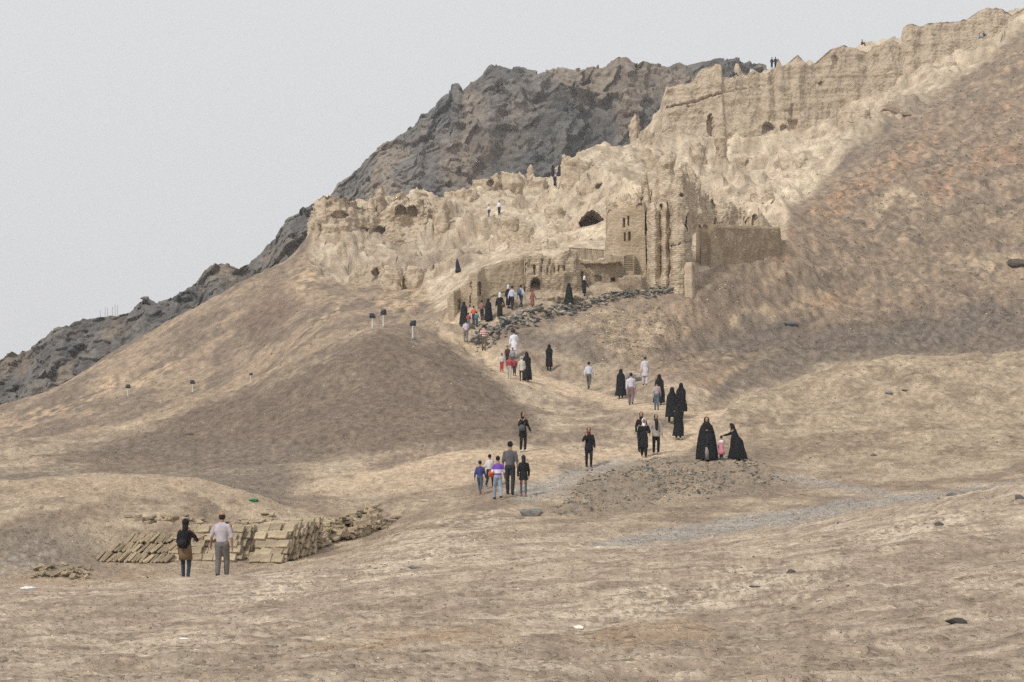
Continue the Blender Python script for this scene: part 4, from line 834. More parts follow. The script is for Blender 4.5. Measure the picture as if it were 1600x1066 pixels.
scatter('brick_crumbs', 'crumbs and dust of broken bricks round the stacks', blob(330, 884, 200, 12, 3, 38.5, 41.5, 6) + 0.7 * blob(560, 838, 90, 14, 14, 42, 48, 6) + 0.5 * blob(100, 898, 80, 10, 3, 38, 40, 6), 700, 0.02, 0.12, [rgb(190, 172, 146), rgb(176, 158, 132), rgb(160, 142, 118)], seed=8, px_size=(1.5, 6))
scatter('rubble_chips', 'pale rubble strewn below the dark stone bank', blob(1000, 530, 110, 45, 12, 82, 104, 20) + 0.8 * blob(940, 500, 60, 20, 10, 88, 102, 10) + 0.5 * blob(1120, 470, 60, 22, 15, 95, 112, 10), 1100, 0.08, 0.5, tans + tans + slates[:1], seed=5, px_size=(2.0, 7.0))
scatter('ruin_debris', 'fallen mud lumps lying over the ruined slope', mu + 0.15 * m_ruin, 1800, 0.12, 0.8, [rgb(190, 170, 138), rgb(170, 150, 120), rgb(204, 186, 154)], seed=6, px_size=(1.5, 6.5))

# bank of dark stones along the path under the walls
bank = empty('stone_bank', on_ground(880, 97)); tag(bank, 'long bank of dark tumbled stones edging the upper path below the walls', 'stone bank', kind='thing')
bank_me = [hull_mesh('stone', 13, 40 + k, 0.55, slates[k % 4] * (0.95 + 0.12 * (k % 5))) for k in range(10)]
rb = np.random.default_rng(5)
axis = [(742, 517, 93.0), (775, 512, 93.5), (800, 505, 94.2), (850, 495, 95.5), (900, 485, 96.8), (950, 474, 98.3), (1000, 466, 99.6), (1048, 458, 100.8)]
AX = np.array(axis)
def bank_stone(me, i, big):
    t = rb.random() ** 0.85; k = t * (len(axis) - 1); a = int(min(k, len(axis) - 2)); p = AX[a] + (AX[a + 1] - AX[a]) * (k - a)
    wdt = 1.5 * (1 - 0.62 * t)
    q = rb.normal() * 0.5; q = max(-1, min(1, q))
    d = p[2] + q * wdt * 1.2
    px = p[0] + rb.normal() * 5
    base = ground(px, d); hh = 0.5 * (1 - q * q) * (1 - 0.45 * t) * rb.random()
    s = (0.26 + 0.34 * rb.random() ** 1.5) * big * (1 - 0.15 * t)
    loc = Vector(((px - 800) / FPX * d, d, base + hh + s * 0.1))
    return loc, s, Vector((rb.normal() * 0.35, rb.normal() * 0.35, rb.random() * 6.28))
for i in range(295):
    o = link('stone', bank_me[i % 10], None, bank); loc, s, r_ = bank_stone(None, i, 1.0)
    o.location = loc - bank.location; o.scale = (s * 1.25, s, s * 0.8); o.rotation_euler = r_
VV, FF, CC, oo = [], [], [], 0
for i in range(520):
    v, f = protos[i % 7]; loc, s, r_ = bank_stone(None, i, 0.62); R_ = np.array(Matrix.Rotation(r_.z, 3, 'Z') @ Matrix.Rotation(r_.x, 3, 'X'))
    VV.append((v * s) @ R_.T + np.array(loc - bank.location) - (0, 0, 0.12)); FF.append(f + oo); oo += len(v); CC.append(np.tile(slates[i % 4] * rb.uniform(.85, 1.35), (len(v), 1)))
tag(link('small_stones', mesh_np('small_stones', np.concatenate(VV), np.concatenate(FF), np.concatenate(CC), smooth=False), M_stone, bank), kind='stuff')

# single rocks one can pick out
def rock(label, px, d, size, c, name='rock', flat=0.6, seed=0, rz=0.0, sink=0.3, group=None, asp=(1.25, 1.0)):
    me = hull_mesh(name, 24, 200 + seed, flat, np.asarray(c) * 1.35); o = link(name, me)
    p = on_ground(px, d); o.location = p + Vector((0, 0, size * flat * (0.5 - sink))); o.scale = (size * asp[0], size * asp[1], size); o.rotation_euler = (0.05, 0.08, rz)
    return tag(o, label, 'rock', group, 'thing')
rock('rounded grey boulder on the near path edge', 832, 42.5, 0.62, rgb(112, 110, 106), flat=0.62, seed=1, name='boulder')
rock('fist-sized grey stone left of the rounded boulder', 812, 42.0, 0.24, rgb(118, 115, 110), seed=2)
rock('flat dark slate slab lying alone on the near ground', 652, 27.5, 0.36, rgb(96, 96, 94), flat=0.22, seed=3, name='slab', asp=(1.3, 0.8))
rock('dark flat rock near the bottom corner of the ground', 1497, 12.2, 0.17, rgb(70, 67, 63), flat=0.4, seed=4, asp=(1.3, .9))
rock('small dark upright stone on the pale crust', 1236, 19.3, 0.14, rgb(88, 84, 80), flat=0.8, seed=5)
rock('thin dark splinter of slate near the upright stone', 1186, 17.8, 0.2, rgb(78, 78, 80), flat=0.2, seed=6, asp=(1.4, .6))
rock('flat black flake at the edge of the near ground', 46, 10.6, 0.2, rgb(84, 82, 78), flat=0.15, seed=7, asp=(1.5, .8), name='slab')
rock('white chalky lump on the near ground', 905, 14.4, 0.1, rgb(232, 226, 214), flat=0.5, seed=8)
rock('first of two grey boulders above the path', 985, 83.0, 0.62, rgb(116, 116, 114), flat=0.8, seed=9, name='boulder')
rock('second and wider of the two grey boulders above the path', 1001, 81.5, 0.66, rgb(110, 110, 109), flat=0.65, seed=10, name='boulder')
rock('long dark slab high on the far slope', 1236, hit(1236, 511, 88)[1], 0.9, rgb(82, 84, 86), flat=0.4, seed=11, name='slab')
rock('black overhanging ledge of rock at the edge of the far slope', 1592, hit(1592, 415, 90)[1], 1.7, rgb(82, 76, 70), flat=0.55, seed=12, name='boulder')
rock('grey stone at the far edge of the near rise', 1592, 27, 0.17, rgb(96, 92, 88), flat=0.8, seed=13)
rock('grey stone on the near rise', 1487, 30.6, 0.2, rgb(108, 104, 99), flat=0.7, seed=14)
rock('dark stone on the near rise below the pale crust', 1468, 24.5, 0.17, rgb(92, 90, 87), flat=0.7, seed=15)
rock('flat blue-grey stone on the right hillside', 1390, hit(1390, 616, 55)[1], 0.4, rgb(104, 106, 108), flat=0.4, seed=16)
rock('small slate plate on the right hillside', 1414, hit(1414, 611, 55)[1], 0.34, rgb(98, 102, 106), flat=0.3, seed=17)
rock('little grey stone at the foot of the right hill', 1365, hit(1365, 713, 48)[1], 0.24, rgb(112, 108, 102), flat=0.7, seed=18)
rock('lone grey lump on the dark mound slope', 295, hit(295, 681, 60)[1], 0.5, rgb(108, 100, 92), flat=0.6, seed=19)
rock('square dark rock perched on the basalt skyline', 226, 166, 0.9, rgb(96, 92, 88), flat=0.8, seed=20)
bpy.data.objects[[o.name for o in C.objects if o.get('label') == 'square dark rock perched on the basalt skyline'][0]].location = P(226, 466, 171)
rock('dark hollow-sided ledge in the pale slope below the rampart', 1398, hit(1398, 182, 160)[1], 3.6, rgb(120, 104, 86), flat=0.4, seed=21, name='boulder', asp=(1.2, .8))
rock('pale flat slab on the terrace behind the brick heap', 665, 48.5, 0.33, rgb(176, 158, 130), flat=0.25, seed=22, name='slab')

# ------------------------------------------------------------------ stacks of sun-dried bricks
BL, BW, BT = 0.33, 0.245, 0.085
brick_me = []
for k in range(6):
    r = random.Random(300 + k); b = bmesh.new(); bmesh.ops.create_cube(b, size=1)
    for v in b.verts: v.co = Vector((v.co.x * BL * (1 + 0.09 * r.uniform(-1, 1)), v.co.y * BW * (1 + 0.10 * r.uniform(-1, 1)), v.co.z * BT * (1 + 0.25 * r.uniform(-1, 1))))
    bmesh.ops.bevel(b, geom=b.edges[:], offset=0.012, segments=1, affect='EDGES')
    m_ = bpy.data.meshes.new('brick'); b.to_mesh(m_); b.free()
    paint(m_, rgb(190, 173, 147) * (0.80 + 0.085 * k)); m_.materials.clear(); m_.materials.append(M_mud); brick_me.append(m_)
rk = random.Random(77)
def brick(parent, loc, Xa, Ya, Za, jit=0.02, k=None, sc=1.0, sx=1.0):
    o = link('brick', brick_me[rk.randrange(6) if k is None else k], None, parent)
    R_ = Matrix((Xa, Ya, Za)).transposed().to_4x4() @ Matrix.Rotation(rk.gauss(0, jit), 4, 'Z') @ Matrix.Rotation(rk.gauss(0, jit), 4, 'X')
    o.matrix_local = Matrix.Translation(loc + Vector((rk.gauss(0, .012), rk.gauss(0, .012), rk.gauss(0, .006)))) @ R_ @ Matrix.Scale(sc, 4) @ Matrix.Diagonal((sx, 1, 1, 1))
def frame(a, up):
    Xa = a.normalized(); n = Xa.cross(up).normalized(); Ya = n.cross(Xa).normalized(); return Xa, Ya, n
def leaning_stack(label, p0, p1, slope, nrow, nlay, back, ragged=0.0):
    """bricks leaning in sheets: sheet base runs p0 to p1 (world), each sheet rises along slope, sheets follow one another along back"""
    root = empty('mud_brick_stack', p0); tag(root, label, 'brick stack', 'stacks of sun-dried bricks', 'thing')
    a = p1 - p0; ncol = max(1, round(a.length / (BL + 0.012))); Xa, Ya, n = frame(a, slope); a = a / ncol
    sx = (a.length - 0.008) / BL
    for l in range(nlay):
        for r in range(nrow):
            sh = rk.uniform(-0.22, 0.22)
            for c_ in range(ncol):
                if l > 1 and not (c_ == ncol - 1 or r == nrow - 1 or c_ == 0): continue
                if ragged and l == 0 and rk.random() < (ragged if r == nrow - 1 else 0.14): continue
                loc = a * (c_ + 0.5 + sh) + Ya * (BW + 0.012) * (r + 0.5) + back * l
                brick(root, loc + n * rk.gauss(0, 0.028), Xa, Ya, n, 0.05, sx=sx)
    return root
g = lambda px, d, dz=0.0: on_ground(px, d) + Vector((0, 0, dz))
leaning_stack('neat tilted stack of square mud bricks nearest the far heap', g(384, 40.0, 0.02), g(438, 39.6, 0.02), Vector((0.40, 0.62, 0.97)), 5, 14, Vector((0.055, 0.115, 0.012)), 0.2)
leaning_stack('middle tilted stack of mud bricks behind the couple', g(262, 40.2, 0.0), g(366, 40.1, 0.02), Vector((0.5, 0.75, 0.85)), 5, 7, Vector((0.06, 0.14, 0.0)), 0.35)
st = empty('mud_brick_stack', g(150, 40.2)); tag(st, 'collapsing stack of thin bricks leaning edge-on at the far end of the row', 'brick stack', 'stacks of sun-dried bricks', 'thing')
Ya = Vector((0.62, 0.18, 0.66)).normalized(); Xa = Vector((0.12, 0.95, -0.02)); Xa = (Xa - Ya * Xa.dot(Ya)).normalized(); Za = Xa.cross(Ya)
for tier in range(3):
    n_ = 20 - 2 * tier
    for k in range(n_):
        for dep in range(2):
            px = 158 + tier * 19 + k * 5.6
            if px > 290: continue
            d = 40.1 + tier * 0.32 + dep * 0.4
            loc = g(px, 40.2) - st.location; loc.y += tier * 0.32 + dep * 0.4; loc.z += 0.10 + tier * 0.25 + rk.gauss(0, 0.02)
            jt = 0.07
            q = Ya.copy(); q.x += rk.gauss(0, 0.10); q.z += rk.gauss(0, .06); q.normalize(); x_ = (Xa - q * Xa.dot(q)).normalized()
            brick(st, loc, q, -x_, q.cross(-x_), 0.03)
for k in range(14):
    loc = g(rk.uniform(205, 275), 41.4) - st.location; loc.z += rk.uniform(0.62, 0.8); ang = rk.uniform(0, 3.1)
    x_ = Vector((math.cos(ang), math.sin(ang), rk.gauss(0, .12))); brick(st, loc, *frame(x_, Vector((-x_.y, x_.x, rk.gauss(0, .15)))), 0.05)
hp = empty('mud_brick_heap', g(535, 44.2)); tag(hp, 'jumbled heap of mud bricks tumbling away from an upright end', 'brick heap', 'stacks of sun-dried bricks', 'thing')
for k in range(215):
    t = rk.random(); px = 482 + 112 * t; q = rk.uniform(-1, 1); d = 42.4 + 4.0 * t + q * 0.75
    top = (0.55 + 0.3 * t) * (1 - 0.75 * q * q) if t < 0.97 else 0.2
    if q < -0.2: top *= 0.8
    loc = g(px, d) - hp.location; loc.z += top * 0.9 * math.sqrt(rk.random()) + 0.05
    x_ = Vector((rk.gauss(0.5, .6), rk.gauss(0, .6), rk.gauss(0, .18))).normalized(); u_ = Vector((-x_.y + rk.gauss(0, .15), x_.x + rk.gauss(0, .15), rk.gauss(0.1, .4)))
    brick(hp, loc, *frame(x_, u_), 0.05)
for k in range(6):          # upright end
    for r in range(2):
        px = 560 + k * 5.6; d = 45.0 + k * 0.26
        loc = g(px, d - 0.62) - hp.location; loc.z += 0.13 + r * 0.27
        brick(hp, loc, *frame(Vector((0.75, 0.66, 0)), Vector((0.08, 0.1, 1))), 0.05)
for k, (px, d) in enumerate([(604, 46.2), (612, 46.6), (598, 45.6), (619, 47)]):
    loc = g(px, d) - hp.location; loc.z += 0.05; brick(hp, loc, *frame(Vector((1, .3 * k, 0)), Vector((-.3 * k, 1, 0.05))), 0.1)
lp = empty('broken_brick_pile', g(90, 38.6)); tag(lp, 'low scatter of broken bricks left of the leaning stack', 'brick pile', kind='thing')
for k in range(44):
    px = rk.uniform(52, 140); d = rk.uniform(38.2, 39.3); loc = g(px, d) - lp.location; loc.z += 0.02 + 0.12 * rk.random()
    x_ = Vector((rk.gauss(0, 1), rk.gauss(0, 1), rk.gauss(0, .3))).normalized(); brick(lp, loc, *frame(x_, Vector((-x_.y, x_.x, rk.gauss(0, .3)))), 0.1, sc=rk.uniform(0.35, 0.75))
lq = empty('spilled_bricks', g(340, 43.5)); tag(lq, 'loose mud bricks spilled over the bank behind the stacks', 'bricks', kind='thing')
for k in range(46):
    px = rk.uniform(288, 445); d = 42.9 + (px - 288) / 157 * 2.0 + rk.gauss(0, .35); loc = g(px, d) - lq.location; loc.z += 0.04
    x_ = Vector((rk.gauss(0, 1), rk.gauss(0, 1), rk.gauss(0, .12))).normalized(); brick(lq, loc, *frame(x_, Vector((-x_.y, x_.x, rk.gauss(0, .15)))), 0.1, sc=rk.uniform(0.6, 1.0))

# ------------------------------------------------------------------ floodlights, poles, litter
M_white = plain_mat('chalky_white_paint', (0.62, 0.61, 0.57), 0.7, 0.2, 18)
M_black = plain_mat('dark_grey_casing', (0.045, 0.047, 0.05), 0.5, 0.2, 30, spec=0.3)
M_glass = plain_mat('lamp_glass', (0.10, 0.12, 0.14), 0.15, 0.1, 8, spec=0.6)
M_conc = plain_mat('concrete', (0.32, 0.30, 0.27), 0.95, 0.2, 9)
M_steel = plain_mat('weathered_steel', (0.28, 0.28, 0.28), 0.6, 0.2, 14)
def bm_obj(name, mat, parent, build, bevel=0.0):
    b = bmesh.new(); build(b)
    if bevel: bmesh.ops.bevel(b, geom=b.edges[:], offset=bevel, segments=2, affect='EDGES')
    me = bpy.data.meshes.new(name); b.to_mesh(me); b.free(); return link(name, me, mat, parent)
def cube(b, loc, size, rot=None):
    bmesh.ops.create_cube(b, size=1, matrix=Matrix.Translation(loc) @ (rot or Matrix()) @ Matrix.Diagonal((*size, 1)))
def cyl(b, p, q, r1, r2, n=12):
    p, q = Vector(p), Vector(q); ax = q - p
    bmesh.ops.create_cone(b, cap_ends=True, segments=n, radius1=r1, radius2=r2, depth=ax.length, matrix=Matrix.Translation((p + q) / 2) @ ax.to_track_quat('Z', 'Y').to_matrix().to_4x4())
def floodlight(label, px, d, hpx, yaw, tilt=0.5):
    p = on_ground(px, d); H_ = hpx / FPX * d; root = empty('floodlight', p, yaw); tag(root, label, 'floodlight', 'floodlights on white posts', 'thing')
    ph = H_ * 0.66; lb = H_ * 0.36
    bm_obj('base_plate', M_conc, root, lambda b: cube(b, (0, 0, 0.01), (0.34, 0.34, 0.12)), 0.02)
    bm_obj('post', M_white, root, lambda b: cyl(b, (0, 0, 0), (0, 0, ph + 0.04), 0.05, 0.045))
    def yoke(b):
        cube(b, (0, 0, ph + 0.05), (lb * 1.02, 0.05, 0.03)); cube(b, (-lb * 0.5, 0, ph + lb * .3), (0.025, 0.05, lb * .55)); cube(b, (lb * 0.5, 0, ph + lb * .3), (0.025, 0.05, lb * .55))
    bm_obj('bracket', M_black, root, yoke)
    R_ = Matrix.Rotation(-tilt, 4, 'X')
    def house(b):
        c0 = Vector((0, 0, ph + lb * 0.52))
        vs_ = [b.verts.new(c0 + R_.to_3x3() @ Vector(v)) for v in ((-.46 * lb, .24 * lb, -.44 * lb), (.46 * lb, .24 * lb, -.44 * lb), (.46 * lb, .24 * lb, .44 * lb), (-.46 * lb, .24 * lb, .44 * lb), (-.26 * lb, -.28 * lb, -.26 * lb), (.26 * lb, -.28 * lb, -.26 * lb), (.26 * lb, -.28 * lb, .26 * lb), (-.26 * lb, -.28 * lb, .26 * lb))]
        for f in ((3, 2, 1, 0), (4, 5, 6, 7), (0, 1, 5, 4), (1, 2, 6, 5), (2, 3, 7, 6), (3, 0, 4, 7)): b.faces.new([vs_[i] for i in f])
    h_ = bm_obj('lamp_housing', M_black, root, house, 0.012)
    bm_obj('lamp_glass', M_glass, h_, lambda b: cube(b, Vector((0, 0, ph + lb * 0.52)) + R_.to_3x3() @ Vector((0, .245 * lb, 0)), (lb * .8, 0.02, lb * .76), R_))
floodlight('first of the two floodlights paired on the mound crest, lamp turned uphill', 582, 93.3, 26, 0.5, 0.2)
floodlight('taller floodlight of the pair on the mound crest', 599, 93.2, 28, -0.6, -0.2)
floodlight('floodlight standing alone on the mound top nearest the path', 645, 89.5, 29, -0.5, 0.0)
floodlight('lowest and farthest floodlight, out on the bare flank', 200, 120, 21, 0.2, 0.3)
floodlight('middle floodlight of the three on the bare flank', 301, 116, 21, 0.4, 0.2)
floodlight('floodlight on the flank closest to the mound', 392, 110, 14, -0.4, 0.2)
for k, (px, top, lab) in enumerate([(157, 486, 'shortest thin pole on the dark skyline'), (164, 481, 'second thin pole from the low end of the dark skyline'), (168, 482, 'third thin pole on the dark skyline'), (175, 480, 'fourth thin pole on the dark skyline, slightly leaning'), (180, 477, 'tallest thin pole on the dark skyline'), (183, 478, 'last thin pole on the dark skyline, beside the tallest')]):
    p = P(px, 500, 174); root = empty('mast', p); tag(root, lab, 'pole', 'thin poles on the basalt skyline', 'thing')
    h_ = (500 - top) / FPX * 174; tl = (-.03, .02, 0.0, .05, -.01, .02)[k]
    bm_obj('pole', M_steel, root, lambda b: cyl(b, (0, 0, -0.8), (tl * h_, 0, h_), 0.035, 0.02, 8)); bm_obj('cap', M_steel, root, lambda b: cyl(b, (tl * h_, 0, h_ - .02), (tl * h_, 0, h_ + .05), 0.04, 0.03, 8))
def litter(name, label, px, d, size, mat, seed, flat=0.45, cat='litter'):
    r = random.Random(seed); b = bmesh.new(); bmesh.ops.create_icosphere(b, subdivisions=3, radius=0.5)
    for v in b.verts:
        n_ = perlin(np.array([v.co.x * 3 + seed]), np.array([v.co.y * 3]), np.array([v.co.z * 3]))[0]; n_2 = perlin(np.array([v.co.x * 8 + seed]), np.array([v.co.y * 8]), np.array([v.co.z * 8]))[0]
        v.co *= 1 + 0.6 * n_ + 0.35 * n_2; v.co.z *= flat
    me = bpy.data.meshes.new(name); b.to_mesh(me); b.free(); o = link(name, me, mat); o.location = on_ground(px, d) + Vector((0, 0, size * flat * 0.25)); o.scale = (size * 1.4, size, size)
    return tag(o, label, cat, kind='thing')
M_bag = plain_mat('white_plastic', (0.72, 0.76, 0.8), 0.4, 0.1, 10, spec=0.4); M_green = plain_mat('green_plastic', (0.05, 0.22, 0.12), 0.5, 0.2, 10); M_paper = plain_mat('white_paper', (0.8, 0.8, 0.77), 0.9, 0.08, 12); M_dk = plain_mat('black_plastic', (0.02, 0.02, 0.02), 0.5, 0.2, 10)
litter('plastic_bag', 'crumpled white plastic bag lying near the gully edge', 45, 30, 0.19, M_bag, 1, cat='bag'); litter('paper_scrap', 'small white paper scrap on the bare near ground', 287, 15.3, 0.06, M_paper, 2, 0.3)
litter('green_bag', 'crumpled green bag at the mouth of the small valley', 396, 46.6, 0.24, M_green, 3); litter('black_bag', 'small black bag just above the green one', 394, 48.3, 0.15, M_dk, 4)
# ------------------------------------------------------------------ people
FUSE = []
def ring_loft(rings, n=20, fold=None):
    """closed tube through elliptical rings (cx, cy, cz, rx, ry); fold(theta, t) scales the radius"""
    V, F = [], []; m = len(rings)
    th = np.linspace(0, 2 * math.pi, n, endpoint=False)
    for k, (cx, cy, cz, rx, ry) in enumerate(rings):
        f = 1 if fold is None else fold(th, k / (m - 1))
        V += list(np.stack([cx + rx * np.cos(th) * f, cy + ry * np.sin(th) * f, cz + 0 * th], 1))
    for k in range(m - 1):
        for i in range(n):
            j = (i + 1) % n; F.append((k * n + i, k * n + j, (k + 1) * n + j, (k + 1) * n + i))
    for k, s in ((0, -1), (m - 1, 1)):
        c = len(V); V.append(np.array(rings[k][:3])); r = [k * n + i for i in range(n)]
        for i in range(n):
            a, b = r[i], r[(i + 1) % n]; F.append((b, a, c, c) if s < 0 else (a, b, c, c))
    return np.array(V), F
def capsule(p0, r0, p1, r1, n=12):
    p0, p1 = np.array(p0, float), np.array(p1, float); ax = p1 - p0; L = np.linalg.norm(ax) + 1e-9; ax /= L
    u = np.cross(ax, (0, 0, 1) if abs(ax[2]) < 0.9 else (1, 0, 0)); u /= np.linalg.norm(u); v = np.cross(ax, u)
    prof = [(-r0 * math.cos(a), r0 * math.sin(a)) for a in (0.35, 0.8, 1.2, 1.57)] + [(L + r1 * math.sin(a), r1 * math.cos(a)) for a in (0, 0.4, 0.8, 1.25)]
    th = np.linspace(0, 2 * math.pi, n, endpoint=False); V, F = [], []
    for t, r in prof: V += list(p0 + ax * t + r * (np.cos(th)[:, None] * u + np.sin(th)[:, None] * v))
    m = len(prof)
    for k in range(m - 1):
        for i in range(n):
            j = (i + 1) % n; F.append((k * n + i, k * n + j, (k + 1) * n + j, (k + 1) * n + i))
    for k, t, s in ((0, -r0, -1), (m - 1, L + r1, 1)):
        c = len(V); V.append(p0 + ax * t)
        for i in range(n):
            a, b = k * n + i, k * n + (i + 1) % n; F.append((b, a, c, c) if s < 0 else (a, b, c, c))
    return np.array(V), F
def ellipsoid(c, r, n=16):
    return ring_loft([(c[0], c[1], c[2] + r[2] * math.sin(a), r[0] * math.cos(a), r[1] * math.cos(a)) for a in np.linspace(-1.45, 1.45, 11)], n)
def merge(parts):
    V, F, o = [], [], 0
    for v, f in parts:
        V.append(v); F += [tuple(dict.fromkeys(i + o for i in q)) for q in f]; o += len(v)
    me = bpy.data.meshes.new('m'); me.from_pydata([tuple(p) for p in np.concatenate(V)], [], F); me.update(); return me
def fuse(name, parts, mat, parent, voxel, smooth=2):
    o = link(name, merge(parts), mat, parent); o.data.name = name
    md = o.modifiers.new('r', 'REMESH'); md.mode = 'VOXEL'; md.voxel_size = voxel; md.use_smooth_shade = True
    if smooth:
        sm = o.modifiers.new('s', 'SMOOTH'); sm.factor = 0.5; sm.iterations = smooth
    FUSE.append((o, mat)); return o
def bare(name, parts, mat, parent):
    me = merge(parts); me.name = name; me.polygons.foreach_set('use_smooth', np.ones(len(me.polygons), bool)); return link(name, me, mat, parent)

_cl = {}
def cloth(r, g, b, rough=0.85):
    key = (r, g, b)
    v_ = rgb(*key); v_ = v_.mean() + (v_ - v_.mean()) * 0.8
    if key not in _cl: _cl[key] = plain_mat('cloth_%d_%d_%d' % key, tuple(float(q) for q in v_), rough, 0.18, 6.0, spec=0.1, bump=0.02)
    return _cl[key]
def band_mat(name, c1, c2, axis_scale, lo=None, hi=None):
    """two-colour cloth banded by height"""
    m, t, b = new_mat(name); N = t.nodes; L = t.links
    tc = N.new('ShaderNodeTexCoord'); sp = N.new('ShaderNodeSeparateXYZ'); L.new(tc.outputs['Object'], sp.inputs[0])
    if lo is None:
        mu_ = N.new('ShaderNodeMath'); mu_.operation = 'MULTIPLY'; mu_.inputs[1].default_value = axis_scale; L.new(sp.outputs['Z'], mu_.inputs[0])
        fr = N.new('ShaderNodeMath'); fr.operation = 'FRACT'; L.new(mu_.outputs[0], fr.inputs[0])
        gt = N.new('ShaderNodeMath'); gt.operation = 'GREATER_THAN'; gt.inputs[1].default_value = 0.5; L.new(fr.outputs[0], gt.inputs[0]); f = gt.outputs[0]
    else:
        a = N.new('ShaderNodeMath'); a.operation = 'GREATER_THAN'; a.inputs[1].default_value = lo; L.new(sp.outputs['Z'], a.inputs[0])
        c = N.new('ShaderNodeMath'); c.operation = 'LESS_THAN'; c.inputs[1].default_value = hi; L.new(sp.outputs['Z'], c.inputs[0])
        mm = N.new('ShaderNodeMath'); mm.operation = 'MULTIPLY'; L.new(a.outputs[0], mm.inputs[0]); L.new(c.outputs[0], mm.inputs[1]); f = mm.outputs[0]
    mi = N.new('ShaderNodeMix'); mi.data_type = 'RGBA'; mi.inputs['A'].default_value = (*[float(q) for q in rgb(*c1)], 1); mi.inputs['B'].default_value = (*[float(q) for q in rgb(*c2)], 1)
    L.new(f, mi.inputs['Factor']); L.new(mi.outputs['Result'], b.inputs['Base Color']); return m
M_skin = plain_mat('skin', (0.34, 0.20, 0.135), 0.6, 0.1, 12, spec=0.3); M_eye = plain_mat('eye_dark', (0.02, 0.015, 0.012), 0.4, 0.05, 10)
M_lip = plain_mat('lip', (0.25, 0.09, 0.08), 0.6, 0.05, 10)
BLACK = (34, 34, 37)

